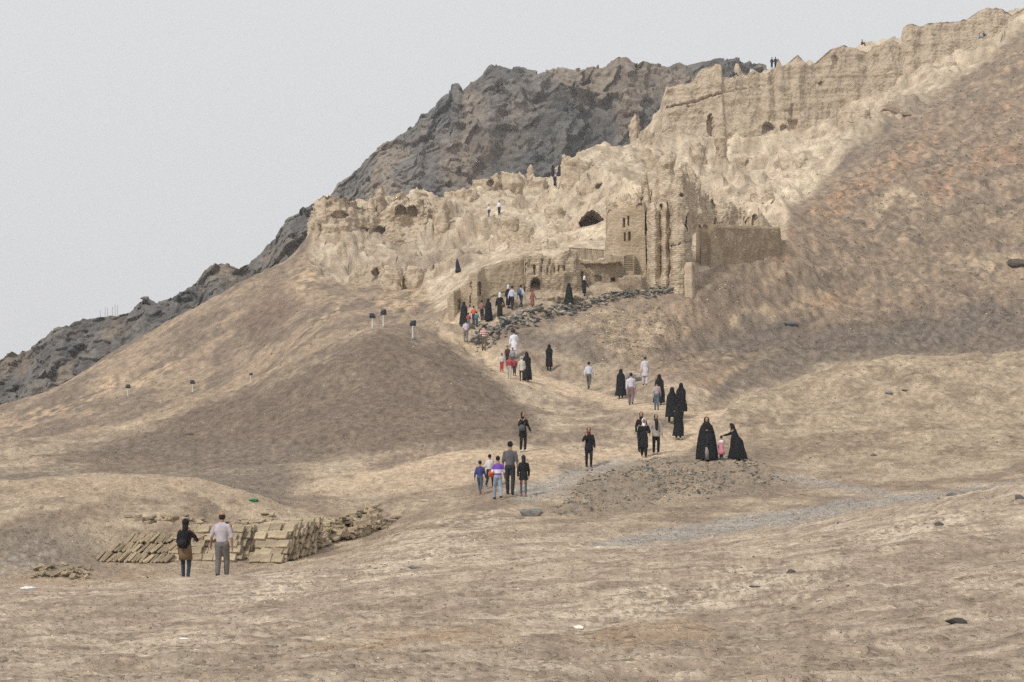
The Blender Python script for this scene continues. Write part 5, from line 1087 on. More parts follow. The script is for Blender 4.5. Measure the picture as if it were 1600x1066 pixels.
def person(label, px, d, H, yaw, top=None, bottom=None, head=('hair', (38, 32, 28)), shoes=(48, 44, 42), chador=None, hem=0.03, coat=None, stride=0.10, phase=1, armL=('swing', -1), armR=('swing', 1), wide=1.0, lean=0.0, sit=False, feet=None, bald=False, group='visitors on the hillside', flare=0.0):
    """standing, walking or sitting figure; yaw 0 = back to the camera, 180 = facing it; lengths in parts of the height H"""
    p = P(px, feet, d) if feet is not None else on_ground(px, d)
    root = empty('person', p, math.radians(-yaw)); tag(root, label, 'person', group, 'thing')
    nearp = d < 62; vox = 0.012 if d < 40 else 0.016 if nearp else 0.03 if d < 110 else 0.05
    hipz = 0.52 if not sit else 0.08
    sh = hipz - 0.52
    def z(q): return (q + (sh if q > 0.5 else 0)) * H
    ly = lean * H
    def tl(x, y, q): return (x * H, y * H + ly * max(0, (q - 0.52) / 0.4), z(q))          # torso point, leaning forward
    legs = []
    for s, f in ((-1, phase), (1, -phase)):
        fy = f * stride
        if sit: kn, an = (s * 0.075, 0.21, 0.25), (s * 0.07, 0.30, 0.05)
        elif f > 0: kn, an = (s * 0.056, fy * 0.62 + 0.015, 0.285), (s * 0.05, fy, 0.05)
        else: kn, an = (s * 0.056, fy * 0.30 + 0.02, 0.285), (s * 0.05, fy, 0.05 + 0.35 * abs(fy) * (stride > 0.06))
        legs.append([(s * 0.05, 0, hipz), kn, an])
    S3 = lambda q: (q[0] * H, q[1] * H, q[2] * H)
    if chador and armL[0] == 'swing': armL = ('tuck', 0)
    if chador and armR[0] == 'swing': armR = ('tuck', 0)
    if chador and not coat: coat = (chador[0], 0.2)
    arms = []
    shw = 0.108 * wide
    for s, (kind, k) in ((-1, armL), (1, armR)):
        s0 = tl(s * shw * 0.97, 0.0, 0.802)
        if kind == 'swing': el, wr = (s * 0.03, 0.05 * k, -0.172), (s * 0.005, 0.05 * k + 0.035, -0.142)
        elif kind == 'bent': el, wr = (s * 0.03, 0.0, -0.165), (-s * 0.045, 0.115, 0.02 * k)
        elif kind == 'face': el, wr = (s * 0.05, 0.07, -0.14), (-s * 0.07, 0.07, 0.115)
        elif kind == 'hold': el, wr = (s * 0.045, 0.02, -0.165), (s * 0.03, 0.06, -0.12)
        elif kind == 'out': el, wr = (s * 0.06, 0.06, -0.15), (s * 0.05, 0.12, 0.045)
        elif kind == 'tuck': el, wr = (-s * 0.005, 0.01, -0.165), (-s * 0.065, 0.05, 0.03)
        elif kind == 'reach': el, wr = (s * 0.02, 0.12, -0.10), (0, 0.13, -0.03)
        e = tuple(s0[i] + el[i] * H for i in range(3)); w = tuple(e[i] + wr[i] * H for i in range(3))
        arms.append((s, s0, e, w))
    # body: one continuous surface
    B = []
    hc = tl(0, 0.012, 0.932); hcz = hc[2]
    B.append(ellipsoid((hc[0], hc[1], hcz + 0.008 * H), (0.046 * H, 0.057 * H, 0.062 * H)))
    B.append(ellipsoid((hc[0], hc[1] + 0.014 * H, hcz - 0.024 * H), (0.038 * H, 0.044 * H, 0.042 * H)))
    B.append(capsule((hc[0], hc[1] + 0.052 * H, hcz + 0.008 * H), 0.006 * H, (hc[0], hc[1] + 0.062 * H, hcz - 0.012 * H), 0.009 * H, 8))
    for s in (-1, 1): B.append(ellipsoid((hc[0] + s * 0.047 * H, hc[1] - 0.004 * H, hcz - 0.002 * H), (0.008 * H, 0.013 * H, 0.019 * H), 8))
    B.append(capsule(tl(0, -0.008, 0.83), 0.033 * H, (hc[0], hc[1] - 0.01 * H, hcz - 0.03 * H), 0.031 * H))
    B.append(ring_loft([(*tl(0, 0, 0.50), 0.08 * H, 0.055 * H), (*tl(0, 0, 0.60), 0.072 * H, 0.052 * H), (*tl(0, 0, 0.72), 0.085 * H * wide, 0.058 * H), (*tl(0, 0, 0.80), 0.095 * H * wide, 0.05 * H), (*tl(0, -.004, 0.835), 0.05 * H, 0.035 * H)], 18))
    for s, s0, e, w in arms:
        B.append(capsule(s0, 0.030 * H, e, 0.023 * H)); B.append(capsule(e, 0.023 * H, w, 0.016 * H))
        dv = np.array(w) - np.array(e); dv /= np.linalg.norm(dv); sd = np.array((0, 1.0, 0)) - dv * dv[1]
        if np.linalg.norm(sd) < 0.3: sd = np.array((0, 0, 1.0)) - dv * dv[2]
        sd /= np.linalg.norm(sd); nn_ = np.cross(dv, sd) * s
        w_ = np.array(w); pc = w_ + dv * 0.030 * H
        for q in (-0.014, 0, 0.014): B.append(capsule(w_ + sd * q * 0.6 * H, 0.011 * H, w_ + dv * 0.05 * H + sd * q * H, 0.009 * H, 8))
        for k, q in enumerate((-0.018, -0.006, 0.006, 0.018)):
            ln_ = (0.026, 0.031, 0.033, 0.029)[k] * H; k0 = w_ + dv * 0.054 * H + sd * q * H; k1 = k0 + dv * ln_ * 0.6 - nn_ * ln_ * 0.15; k2 = k1 + dv * ln_ * 0.55 - nn_ * ln_ * 0.5
            fr_ = 0.0052 * H if nearp else 0.008 * H
            B.append(capsule(k0, fr_, k1, fr_, 6)); B.append(capsule(k1, fr_, k2, fr_ * 0.85, 6))
        t0_ = w_ + dv * 0.012 * H + sd * 0.014 * H; t1_ = t0_ + sd * 0.020 * H + dv * 0.014 * H; t2_ = t1_ + dv * 0.022 * H - nn_ * 0.006 * H
        B.append(capsule(t0_, 0.007 * H, t1_, 0.0065 * H, 6)); B.append(capsule(t1_, 0.0065 * H, t2_, 0.0055 * H, 6))
    for h_, k_, a_ in legs:
        B.append(capsule(S3(h_), 0.046 * H, S3(k_), 0.031 * H)); B.append(capsule(S3(k_), 0.031 * H, S3(a_), 0.020 * H))
        B.append(capsule((a_[0] * H, a_[1] * H - 0.01 * H, max(0.022, a_[2] - 0.025) * H), 0.019 * H, (a_[0] * H, a_[1] * H + 0.085 * H, max(0.016, a_[2] - 0.03) * H), 0.015 * H))
    fuse('body', B, M_skin, root, vox, 1)
    for s in (-1, 1):
        if d < 100: bare('eye', [ellipsoid((hc[0] + s * 0.018 * H, hc[1] + 0.051 * H, hcz + 0.006 * H), (0.008 * H, 0.005 * H, 0.005 * H), 8)], M_eye, root)
    if d < 100: bare('mouth', [ellipsoid((hc[0], hc[1] + 0.055 * H, hcz - 0.033 * H), (0.014 * H, 0.005 * H, 0.004 * H), 8)], M_lip, root)
    # shoes
    for h_, k_, a_ in legs:
        bare('shoe', [capsule((a_[0] * H, a_[1] * H - 0.018 * H, max(0.026, a_[2] - 0.022) * H), 0.026 * H, (a_[0] * H, a_[1] * H + 0.09 * H, max(0.02, a_[2] - 0.03) * H), 0.020 * H)], cloth(*shoes), root)
    if bottom:
        L_ = [ring_loft([(0, 0, (hipz - 0.04) * H, 0.085 * H, 0.062 * H), (0, 0, (hipz + 0.02) * H, 0.090 * H, 0.066 * H), (*tl(0, 0, 0.60), 0.080 * H, 0.060 * H)], 18)]
        bw = bottom[1] if len(bottom) > 1 else 1.0
        for h_, k_, a_ in legs:
            L_.append(capsule(S3(h_), 0.055 * H * bw, S3(k_), 0.042 * H * bw)); L_.append(capsule(S3(k_), 0.042 * H * bw, (a_[0] * H, a_[1] * H, (a_[2] + 0.01) * H), 0.033 * H * bw))
        fuse('trousers', L_, cloth(*bottom[0]), root, max(vox, 0.022))
    if top:
        rgbc, sleeve = top[0], top[1]; mt = rgbc if isinstance(rgbc, bpy.types.Material) else cloth(*rgbc)
        T = [ring_loft([(*tl(0, 0, 0.545), 0.088 * H, 0.066 * H), (*tl(0, 0, 0.62), 0.086 * H, 0.066 * H), (*tl(0, 0, 0.72), 0.098 * H * wide, 0.070 * H), (*tl(0, 0, 0.79), 0.097 * H * wide, 0.060 * H), (*tl(0, -.004, 0.822), 0.062 * H * wide, 0.045 * H), (*tl(0, -.006, 0.85), 0.036 * H, 0.036 * H)], 20)]
        for s, s0, e, w in arms:
            T.append(capsule((s0[0] * 0.93, s0[1], s0[2] - 0.008 * H), 0.0355 * H, e, 0.032 * H))
            if sleeve == 'long': T.append(capsule(e, 0.032 * H, tuple(np.array(e) * 0.08 + np.array(w) * 0.92), 0.026 * H))
        fuse('shirt', T, mt, root, max(vox, 0.022))
    if coat:
        cc, ln_ = coat[0], coat[1]
        K = [ring_loft([(0, 0, ln_ * H, 0.115 * H, 0.095 * H), (0, 0, (ln_ + hipz) / 2 * H, 0.108 * H, 0.088 * H), (*tl(0, 0, 0.53), 0.100 * H, 0.080 * H), (*tl(0, 0, 0.62), 0.088 * H, 0.068 * H), (*tl(0, 0, 0.72), 0.100 * H, 0.070 * H), (*tl(0, 0, 0.79), 0.097 * H, 0.060 * H), (*tl(0, -.004, 0.822), 0.062 * H, 0.045 * H), (*tl(0, -.006, 0.85), 0.036 * H, 0.036 * H)], 20)]
        for s, s0, e, w in arms:
            K.append(capsule((s0[0] * 0.93, s0[1], s0[2] - 0.008 * H), 0.0355 * H, e, 0.032 * H)); K.append(capsule(e, 0.032 * H, tuple(np.array(e) * 0.08 + np.array(w) * 0.92), 0.027 * H))
        fuse('coat', K, cloth(*cc), root, max(vox, 0.022))
    kind, hcol = head
    if kind == 'hair':
        if bald: parts = [ellipsoid((hc[0], hc[1] - 0.016 * H, hcz - 0.004 * H), (0.050 * H, 0.050 * H, 0.050 * H))]
        else: parts = [ellipsoid((hc[0], hc[1] - 0.010 * H, hcz + 0.016 * H), (0.052 * H, 0.058 * H, 0.060 * H))]
        bare('hair', parts, cloth(*hcol), root)
    elif kind == 'cap':
        bare('hair', [ellipsoid((hc[0], hc[1] - 0.012 * H, hcz + 0.004 * H), (0.050 * H, 0.054 * H, 0.052 * H))], cloth(40, 34, 30), root)
        bare('cap', [ring_loft([(hc[0], hc[1] - .004 * H, hcz + 0.028 * H, 0.054 * H, 0.062 * H), (hc[0], hc[1] - .004 * H, hcz + 0.06 * H, 0.050 * H, 0.056 * H), (hc[0], hc[1] - .004 * H, hcz + 0.074 * H, 0.03 * H, 0.034 * H)], 16)], cloth(*hcol), root)
    elif kind == 'scarf':
        fuse('headscarf', [ellipsoid((hc[0], hc[1] - 0.014 * H, hcz + 0.010 * H), (0.058 * H, 0.062 * H, 0.068 * H)), capsule((hc[0], hc[1] - 0.022 * H, hcz - 0.04 * H), 0.048 * H, tl(0, -0.012, 0.83), 0.052 * H), capsule((hc[0], hc[1] + 0.012 * H, hcz - 0.066 * H), 0.028 * H, tl(0, 0.028, 0.81), 0.040 * H)], cloth(*hcol), root, max(vox, 0.02))
    if chador:
        cx_, w_ = chador[0], chador[1]; seed = px * 0.37; ph = px % 6
        def fold(th, t):
            k7 = np.abs(np.sin(3.5 * th + ph + 1.2 * t + 0.6 * np.sin(2 * th))) - 0.5; return 1 + np.clip(1 - t, 0, 1) ** 0.6 * (0.13 * k7 + 0.05 * np.sin(11 * th + 2 * ph + 3 * t)) * (t < 0.93) + 0.02 * np.sin(3 * th + ph) + 0.10 * np.exp(-((t - 0.46) / 0.10) ** 2) * np.cos(th) ** 4
        fb = -flare * H
        # hooded cloak, open round the face
        ys = 0.0 if head[0] == 'none' else -0.02
        R_ = [(0.012 * math.sin(ph) * H, fb, hem * H, 0.170 * w_ * H, 0.155 * w_ * H + abs(fb) * 0.5), (0.012 * math.sin(ph) * H, fb * 0.8, 0.16 * H, 0.166 * w_ * H, 0.142 * w_ * H + abs(fb) * 0.3), (0.015 * math.sin(ph * 2) * H, fb * 0.5, 0.34 * H, 0.152 * w_ * H, 0.118 * w_ * H), (*tl(0, fb * 0.2 / H, 0.53), 0.135 * w_ * H, 0.105 * w_ * H), (*tl(0, 0, 0.66), 0.135 * H * (0.5 + 0.5 * w_), 0.098 * H), (*tl(0, 0, 0.76), 0.128 * H, 0.088 * H), (*tl(0, -.004, 0.81), 0.110 * H, 0.080 * H), (*tl(0, -0.01, 0.85), 0.082 * H, 0.070 * H), (*tl(0, -0.014, 0.885), 0.064 * H, 0.062 * H), (*tl(0, -0.014, 0.93), 0.063 * H, 0.068 * H), (*tl(0, -0.012, 0.975), 0.056 * H, 0.062 * H), (*tl(0, -0.008, 1.0), 0.036 * H, 0.042 * H), (*tl(0, -0.006, 1.012), 0.012 * H, 0.014 * H)]
        # finer rings
        A_ = np.array(R_); tt = np.linspace(0, len(A_) - 1, 34); A_ = np.stack([np.interp(tt, np.arange(len(A_)), A_[:, k]) for k in range(5)], 1)
        bare('chador', [ring_loft([tuple(r) for r in A_], 44, fold)], cloth(*cx_), root)
    return root

def at_person(root, name, label, cat, off, H):
    """thing carried by a person: its own object at an offset (right, forward, up) from the feet"""
    m = Matrix.Rotation(root.rotation_euler.z, 4, 'Z'); o = empty(name, root.location + m.to_3x3() @ (Vector(off) * H), root.rotation_euler.z); return tag(o, label, cat, kind='thing')
def rbox(name, loc, size, mat, parent, bev, taper=0.0):
    def f(b):
        cube(b, loc, size)
        if taper:
            for v in b.verts:
                if v.co.z > loc[2]: v.co.x = loc[0] + (v.co.x - loc[0]) * (1 - taper); v.co.y = loc[1] + (v.co.y - loc[1]) * (1 - taper)
    b = bmesh.new(); f(b); bmesh.ops.bevel(b, geom=b.edges[:], offset=bev, segments=3, affect='EDGES')
    for q in b.faces: q.smooth = True
    me = bpy.data.meshes.new(name); b.to_mesh(me); b.free(); return link(name, me, mat, parent)
def backpack(root, label, H, c, c2, up=0.70):
    o = at_person(root, 'backpack', label, 'backpack', (0, -0.115, up), H); m, m2 = cloth(*c), cloth(*c2)
    rbox('bag', (0, 0, 0), (0.30, 0.16, 0.42), m, o, 0.05, 0.2); rbox('pocket', (0, -0.085, -0.08), (0.22, 0.07, 0.2), m2, o, 0.025)
    for s in (-1, 1): bare('strap', [capsule((s * 0.09, 0.05, 0.17), 0.016, (s * 0.10, 0.15, 0.23), 0.014), capsule((s * 0.10, 0.15, 0.23), 0.014, (s * 0.12, 0.24, 0.1), 0.014)], m2, o)
    bare('handle', [capsule((-0.03, 0, 0.21), 0.010, (0, 0, 0.245), 0.010, 8), capsule((0, 0, 0.245), 0.010, (0.03, 0, 0.21), 0.010, 8)], m2, o)
def shoulder_bag(root, label, H, c, off, size=(0.24, 0.1, 0.26), strap_to=(0.1, 0, 0.82)):
    o = at_person(root, 'shoulder_bag', label, 'bag', off, H); m = cloth(*c)
    rbox('bag', (0, 0, 0), size, m, o, 0.03, 0.08); rbox('flap', (0, -size[1] * 0.5 - 0.008, size[2] * 0.2), (size[0] * 0.94, 0.016, size[2] * 0.5), m, o, 0.006)
    t = (Vector(strap_to) - Vector(off)) * H
    bare('strap', [capsule((-size[0] * 0.4, 0, size[2] * 0.5), 0.011, tuple(t), 0.011, 8), capsule((size[0] * 0.4, 0, size[2] * 0.5), 0.011, tuple(t), 0.011, 8)], m, o)

BK = (BLACK, 1.0)
# near couple
a = person('woman in dark top, brown skirt and black backpack walking away', 290, 36.9, 1.62, 8, top=((44, 34, 40), 'short'), bottom=((52, 66, 78), 0.85), head=('scarf', (44, 36, 36)), coat=None, stride=0.03, armL=('swing', 0.2), armR=('out', 1), group='couple beside the brick stacks')
sk = ring_loft([(0, 0, 0.345 * 1.62, 0.112 * 1.62, 0.10 * 1.62), (0, 0, 0.44 * 1.62, 0.104 * 1.62, 0.092 * 1.62), (0, 0, 0.53 * 1.62, 0.099 * 1.62, 0.080 * 1.62), (0, 0, 0.585 * 1.62, 0.09 * 1.62, 0.07 * 1.62)], 26, lambda th, t: 1 + 0.02 * np.sin(8 * th) * (1 - t))
bare('skirt', [sk], cloth(118, 94, 64), a)
backpack(a, 'black backpack on the back of the woman by the bricks', 1.62, (26, 28, 32), (40, 43, 48), 0.665)
person('balding man in pale lilac shirt and grey trousers walking away', 347, 37.3, 1.75, 4, top=((186, 176, 184), 'short'), bottom=((112, 106, 104), 1.12), head=('hair', (52, 44, 40)), bald=True, stride=0.07, phase=-1, wide=1.12, armL=('hold', 0), armR=('swing', -0.3), group='couple beside the brick stacks')
# family climbing
person('boy in blue jacket and jeans at the edge of the family group', 750, 48.2, 1.16, 20, top=((58, 66, 130), 'long'), bottom=((74, 92, 112),), stride=0.13, shoes=(170, 90, 80), group='family climbing the terrace')
person('small boy in white shirt and black trousers behind the blue jacket', 765, 49.4, 1.18, 25, top=((198, 194, 188), 'short'), bottom=((40, 40, 46),), stride=0.13, phase=-1, shoes=(150, 130, 130), group='family climbing the terrace')
b = person('child in purple shirt with white band and pale jeans', 778, 46.6, 1.42, -15, top=(band_mat('purple_white', (122, 84, 178), (226, 222, 232), 1, 0.86, 0.985), 'short'), bottom=((142, 158, 176), 1.05), stride=0.10, armL=('bent', -1), armR=('hold', 0), group='family climbing the terrace')
shoulder_bag(b, 'orange satchel carried by the child in purple', 1.42, (206, 92, 56), (-0.15, 0.03, 0.58), (0.2, 0.12, 0.2), (0.06, 0, 0.82))
person('tall man in grey short-sleeved shirt leading the family', 797, 47.6, 1.78, 6, top=((98, 96, 98), 'short'), bottom=((54, 56, 62),), stride=0.05, armL=('swing', .3), armR=('swing', -.3), group='family climbing the terrace')
person('girl in black tunic, grey leggings and red shoes', 818, 47.0, 1.37, -4, head=('scarf', (48, 50, 58)), coat=((36, 36, 40), 0.40), bottom=((82, 90, 98), 0.8), shoes=(176, 66, 62), stride=0.03, group='family climbing the terrace')
# middle distance
c = person('woman in dark clothes pausing on the terrace edge, hand at her mouth', 817, 57.5, 1.60, 150, head=('scarf', (34, 30, 30)), coat=((40, 33, 32), 0.38), bottom=((46, 42, 42),), shoes=(190, 184, 176), armR=('face', 1), armL=('hold', 0), stride=0.02)
shoulder_bag(c, 'black and white bag at the hip of the pausing woman', 1.60, (92, 94, 104), (0.08, 0.10, 0.60), (0.26, 0.12, 0.26), (-0.08, 0, 0.82))
e = person('woman in black coat and red scarf raising her arm to her face', 920, 56.2, 1.57, 176, head=('scarf', (92, 40, 44)), coat=((34, 34, 38), 0.42), bottom=((38, 38, 42),), armL=('swing', 0.3), armR=('face', 1), stride=0.05)
person('woman in black with a white hijab striding towards the camera', 1006, 57.0, 1.57, 186, head=('scarf', (222, 222, 224)), coat=(BLACK, 0.25), bottom=(BLACK, 1.1), chador=None, armL=('bent', 0), armR=('swing', 0.4), stride=0.09, wide=1.1)
person('woman in dark headscarf half hidden behind the white hijab', 1002, 58.6, 1.64, 180, head=('scarf', (36, 33, 34)), coat=(BLACK, 0.30), bottom=BK, stride=0.05)
f_ = person('woman in pale grey coat and black scarf coming down the path', 1025, 57.6, 1.62, 172, head=('scarf', (40, 38, 40)), coat=((164, 156, 144), 0.44), bottom=((36, 36, 40),), shoes=(180, 176, 170), armL=('swing', .3), armR=('hold', 0), stride=0.03)
bare('scarf_end', [capsule((0, 0.10, 1.30), 0.075, (0.0, 0.115, 1.02), 0.06)], cloth(38, 36, 38), f_)
person('woman in black chador and white shoes climbing below the robed pair', 1060, 61.6, 1.50, -6, chador=(BLACK, 0.92), hem=0.10, bottom=BK, shoes=(216, 214, 210), stride=0.04, flare=0.02)
person('robed woman in black on the path side of the climbing pair', 1050, 64.2, 1.62, -12, chador=(BLACK, 1.15), hem=0.22, bottom=BK, shoes=(120, 118, 118), stride=0.09, flare=0.05)
h2 = person('robed woman in black carrying a bag, uphill one of the climbing pair', 1064, 65.6, 1.58, 6, chador=(BLACK, 0.95), hem=0.30, bottom=BK, stride=0.07)
shoulder_bag(h2, 'dark handbag hanging from the robed woman of the climbing pair', 1.58, (36, 34, 34), (0.10, -0.02, 0.33), (0.26, 0.12, 0.26), (0.12, 0, 0.55))
k_ = person('woman in wide black chador facing the camera on the stony mound', 1104, 53.4, 1.63, 182, head=('scarf', (28, 28, 30)), chador=(BLACK, 1.42), bottom=((128, 124, 118), 1.2), hem=0.02, stride=0.02, flare=-0.01)
bare('tunic', [ring_loft([(0, 0.29, 0.30, 0.07, 0.10), (0, 0.255, 0.62, 0.06, 0.09), (0, 0.19, 0.95, 0.05, 0.07)], 14)], cloth(40, 40, 43), k_)
bare('pale_underskirt', [ring_loft([(0.02, 0.33, 0.03, 0.085, 0.10), (0.02, 0.315, 0.35, 0.075, 0.10), (0.02, 0.28, 0.5, 0.05, 0.08)], 14)], cloth(132, 128, 122), k_)
m_ = person('little girl in pink dress and white sleeves between two chadors', 1127, 53.3, 0.98, 40, top=((222, 210, 214), 'long'), bottom=((96, 92, 96),), stride=0.03, armR=('reach', 1), armL=('hold', 0))
bare('dress', [ring_loft([(0, 0, 0.27, 0.155, 0.145), (0, 0, 0.40, 0.12, 0.11), (0, 0, 0.55, 0.088, 0.072), (0, 0, 0.70, 0.094, 0.072), (0, 0, 0.74, 0.08, 0.06)], 24, lambda th, t: 1 + 0.05 * np.sin(9 * th) * (1 - t))], cloth(206, 122, 136), m_)
person('woman in black chador bending over the little girl', 1151, 53.5, 1.36, -75, chador=(BLACK, 1.6), bottom=BK, lean=0.13, flare=0.04, hem=0.02, stride=0.02, armL=('reach', 1), armR=('reach', 1))
# along the path, further up
person('robed woman in black leading the group at the bend', 970, 77.5, 1.60, 4, chador=(BLACK, 1.1), hem=0.10, bottom=BK, stride=0.05)
person('man in pale lilac shirt and mauve trousers at the bend', 986, 73.5, 1.66, 10, top=((196, 190, 204), 'long'), bottom=((128, 104, 108), 1.15), stride=0.08)
person('man in white shalwar and green cap at the bend', 1008, 79.5, 1.62, 0, head=('cap', (110, 150, 136)), coat=((200, 192, 198), 0.30), bottom=((190, 180, 184), 1.35), stride=0.06)
person('robed woman in black behind the youth in jeans', 1030, 72.5, 1.56, 0, chador=(BLACK, 1.1), hem=0.08, bottom=BK, stride=0.05)
person('youth in dusty pink shirt and jeans at the bend', 1026, 68.6, 1.38, 3, top=((168, 152, 158), 'long'), bottom=((88, 104, 116),), stride=0.04)
person('lone man in pale blue shirt striding up the path', 920, 82.3, 1.60, 18, top=((188, 196, 212), 'long'), bottom=((96, 96, 92),), stride=0.15)
person('lone woman in black chador walking up the path', 858, 86.0, 1.60, 2, chador=(BLACK, 0.8), hem=0.16, bottom=BK, stride=0.05)
person('woman in black chador beside the schoolgirl in cream', 823, 81.8, 1.66, 2, chador=(BLACK, 0.95), hem=0.05, bottom=BK, stride=0.04)
person('man in long white shalwar above the children', 803, 88.0, 1.76, 4, coat=((220, 220, 228), 0.28), bottom=((214, 214, 222), 1.3), stride=0.05)
person('child in white top and red trousers', 784, 84.6, 1.14, 176, top=((204, 200, 196), 'long'), bottom=((176, 52, 54),), shoes=(200, 120, 120), stride=0.05)
person('child in maroon jacket behind the red-trousered child', 793, 87.0, 1.25, 170, top=((92, 52, 62), 'long'), bottom=((58, 54, 60),), stride=0.05)
person('child in grey and white top in the middle of the children', 801, 86.2, 1.25, 184, top=((150, 148, 152), 'long'), bottom=((84, 80, 84),), stride=0.05)
person('child in red jacket and pale trousers at the front of the children', 796, 81.2, 1.28, 178, top=((182, 58, 58), 'long'), bottom=((176, 176, 164),), shoes=(140, 170, 110), stride=0.05)
person('small child in red beside the man in white', 804, 83.4, 1.05, 182, top=((168, 50, 58), 'long'), bottom=((70, 60, 66),), stride=0.05)
person('schoolgirl in cream coat and white hijab', 815, 81.0, 1.40, 182, head=('scarf', (226, 224, 222)), coat=((196, 190, 176), 0.42), bottom=((60, 50, 52), 0.85), stride=0.05)
person('boy in lilac shirt waiting on the mound crest', 728, 92.6, 1.46, -10, top=((200, 188, 204), 'short'), bottom=((126, 122, 122),), stride=0.03)
person('man in red and white striped shirt on the mound crest', 756, 91.6, 1.66, 0, top=(band_mat('red_white_stripes', (176, 84, 84), (218, 208, 204), 7.0), 'short'), bottom=((112, 100, 86),), stride=0.04)
# group under the boundary wall
G2 = 'visitors filing past the boundary wall'
person('robed woman in black and grey closing the file under the wall', 725, 94.6, 1.66, 20, chador=((40, 40, 42), 1.05), hem=0.10, bottom=((120, 112, 110),), stride=0.05, group=G2)
person('toddler in red next to the closing robed woman', 732, 94.4, 1.12, 20, top=((160, 70, 70), 'short'), bottom=((110, 110, 116),), stride=0.03, group=G2)
person('child in bright orange top under the wall', 740, 95.0, 1.26, 20, top=((220, 96, 44), 'short'), bottom=((66, 74, 110),), stride=0.04, group=G2)
person('small child in teal top under the wall', 745, 94.7, 1.04, 30, top=((84, 122, 134), 'long'), bottom=((60, 86, 104),), stride=0.03, group=G2)
person('person in dusty pink top and dark trousers under the wall', 753, 95.6, 1.34, 15, top=((150, 104, 98), 'long'), bottom=((58, 50, 48),), stride=0.03, group=G2)
person('robed woman in black beside the dusty pink top', 763, 95.3, 1.50, 20, chador=((30, 30, 38), 1.1), hem=0.05, bottom=BK, stride=0.04, group=G2)
p42 = person('tall woman in black dress and white hijab under the wall', 781, 95.2, 1.78, 30, head=('scarf', (224, 224, 228)), coat=(BLACK, 0.08), bottom=BK, stride=0.06, group=G2)
shoulder_bag(p42, 'brown handbag of the tall woman in white hijab', 1.78, (122, 84, 56), (0.14, 0.0, 0.50), (0.24, 0.12, 0.26), (0.1, 0, 0.8))
person('robed woman in black and white talking near the gate', 794, 96.6, 1.60, 60, head=('scarf', (210, 212, 218)), chador=None, coat=((36, 36, 46), 0.12), bottom=((70, 84, 130),), stride=0.03, group=G2)
person('man in pale blue shirt and black trousers near the gate', 800, 96.2, 1.66, 40, top=((186, 196, 214), 'long'), bottom=((44, 42, 48),), stride=0.07, group=G2)
p45 = person('man in white shirt with blue backpack near the gate', 814, 96.5, 1.56, 40, top=((206, 212, 220), 'long'), bottom=((60, 74, 92),), stride=0.14, group=G2)
backpack(p45, 'blue backpack on the man near the gate', 1.56, (64, 100, 142), (54, 84, 120), 0.68)
person('woman in rust red dress passing the gate', 832, 96.3, 1.36, 60, head=('scarf', (140, 84, 76)), coat=((142, 86, 78), 0.18), bottom=((120, 80, 72),), stride=0.04, group=G2)
person('woman in dark green-black chador beyond the stone bank', 889, 97.6, 1.56, 40, chador=((32, 38, 34), 1.25), hem=0.03, bottom=BK, flare=0.04, stride=0.04, group=G2)
person('woman in white hijab and black coat beyond the stone bank', 913, 98.8, 1.50, 70, head=('scarf', (226, 226, 230)), coat=((38, 38, 46), 0.2), bottom=BK, stride=0.03, group=G2)
# high in the ruins
G3 = 'small figures high in the ruins'
def hp(px, py, hpx):
    d = hit(px, py, 106)[1] - 0.2; return dict(d=d, H=hpx / FPX * d)
person('lone woman in blue-black chador above the boundary wall', 715, yaw=-50, chador=((44, 46, 62), 1.25), hem=0.05, bottom=BK, lean=0.05, flare=0.06, stride=0.1, group=G3, **hp(715, 424, 21))
person('young man in white shirt stepping down the ruins', 764, yaw=190, top=((214, 214, 224), 'long'), bottom=((56, 60, 78),), stride=0.13, group=G3, **hp(764, 338, 20))
person('young man in white shirt standing on the ruins', 780, yaw=184, top=((222, 222, 230), 'long'), bottom=((44, 46, 56),), stride=0.03, group=G3, **hp(780, 337, 23))
person('woman in black highest on the crest by the shoulder wall', 864, yaw=0, chador=((32, 32, 40), 0.9), bottom=BK, group=G3, **hp(864, 274, 18))
person('woman in dark navy beside the shoulder wall', 874, yaw=20, chador=((36, 36, 46), 0.95), bottom=BK, group=G3, **hp(874, 274, 18))
person('pale-shirted child between the two women on the crest', 870, yaw=0, top=((196, 176, 184), 'long'), bottom=((60, 60, 74),), stride=.03, group=G3, **hp(870, 275, 12))
person('woman in black with pale headscarf just below the crest', 867, yaw=180, head=('scarf', (206, 198, 204)), coat=((34, 32, 38), 0.06), bottom=BK, stride=0.03, group=G3, **hp(867, 290, 19))
G4 = 'tiny figures along the rampart'
person('dark figure sitting in the rampart notch', 1142, 206.5, 1.6, 120, top=((50, 48, 60), 'long'), bottom=((46, 46, 58),), sit=True, feet=122, group=G4)
person('dark figure sitting behind the one in the rampart notch', 1147, 207, 1.6, 90, top=((44, 40, 48), 'long'), bottom=((40, 40, 48),), sit=True, feet=119, group=G4)
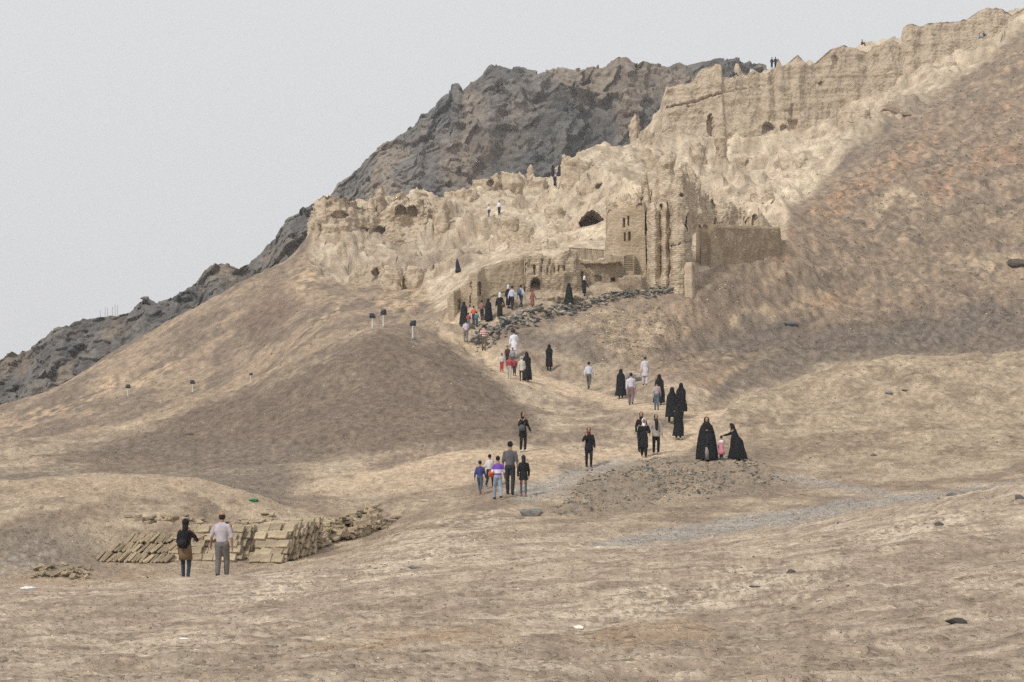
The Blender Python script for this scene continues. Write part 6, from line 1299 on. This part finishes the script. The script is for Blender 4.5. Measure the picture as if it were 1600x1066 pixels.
person('white-clad figure sitting behind the rampart', 1173, 207.5, 1.6, 90, top=((220, 220, 226), 'long'), bottom=((190, 190, 196),), sit=True, feet=115, group=G4)
person('figure in dark blue standing on the rampart', 1206, 207.6, 1.62, 0, top=((40, 46, 64), 'long'), bottom=((36, 38, 52),), feet=107, stride=.03, group=G4)
person('slim dark figure standing beside the rampart merlon', 1211.5, 208, 1.6, 20, top=((46, 42, 52), 'long'), bottom=((44, 40, 50),), feet=106, stride=.03, group=G4)
person('dark figure crouching on the rampart skyline', 1347, 213.6, 1.6, 80, top=((54, 54, 66), 'long'), bottom=((48, 48, 60),), sit=True, feet=71, group=G4)
person('figure in bright blue sitting near the top corner of the rampart', 1530, 217.5, 1.6, 150, top=((92, 160, 186), 'long'), bottom=((110, 150, 170),), sit=True, feet=61, group=G4)
person('darker figure sitting beside the bright blue one', 1537, 217.8, 1.6, 160, top=((46, 66, 84), 'long'), bottom=((50, 62, 78),), sit=True, feet=58, group=G4)

dg = bpy.context.evaluated_depsgraph_get(); dg.update()
for o, mt in FUSE:
    me = bpy.data.meshes.new_from_object(o.evaluated_get(dg)); old = o.data; nm = old.name
    o.modifiers.clear(); o.data = me; bpy.data.meshes.remove(old); me.name = nm
    me.polygons.foreach_set('use_smooth', np.ones(len(me.polygons), bool))
    if not len(me.materials): me.materials.append(mt)
# ------------------------------------------------------------------ dusty air over the whole place
hb = bmesh.new(); bmesh.ops.create_cube(hb, size=1, matrix=Matrix.Translation((0, 60, 52.5)) @ Matrix.Diagonal((1180, 1180, 137, 1)))
hm = bpy.data.meshes.new('haze'); hb.to_mesh(hm); hb.free()
M_haze = bpy.data.materials.new('dusty_air'); M_haze.use_nodes = True
ht = M_haze.node_tree; ht.nodes.clear()
ho = ht.nodes.new('ShaderNodeOutputMaterial'); hv = ht.nodes.new('ShaderNodeVolumePrincipled')
hv.inputs['Color'].default_value = (0.95, 0.955, 0.97, 1); hv.inputs['Density'].default_value = 0.00055; hv.inputs['Anisotropy'].default_value = 0.2
ht.links.new(hv.outputs[0], ho.inputs['Volume'])
haze = tag(link('haze', hm, M_haze), kind='stuff')
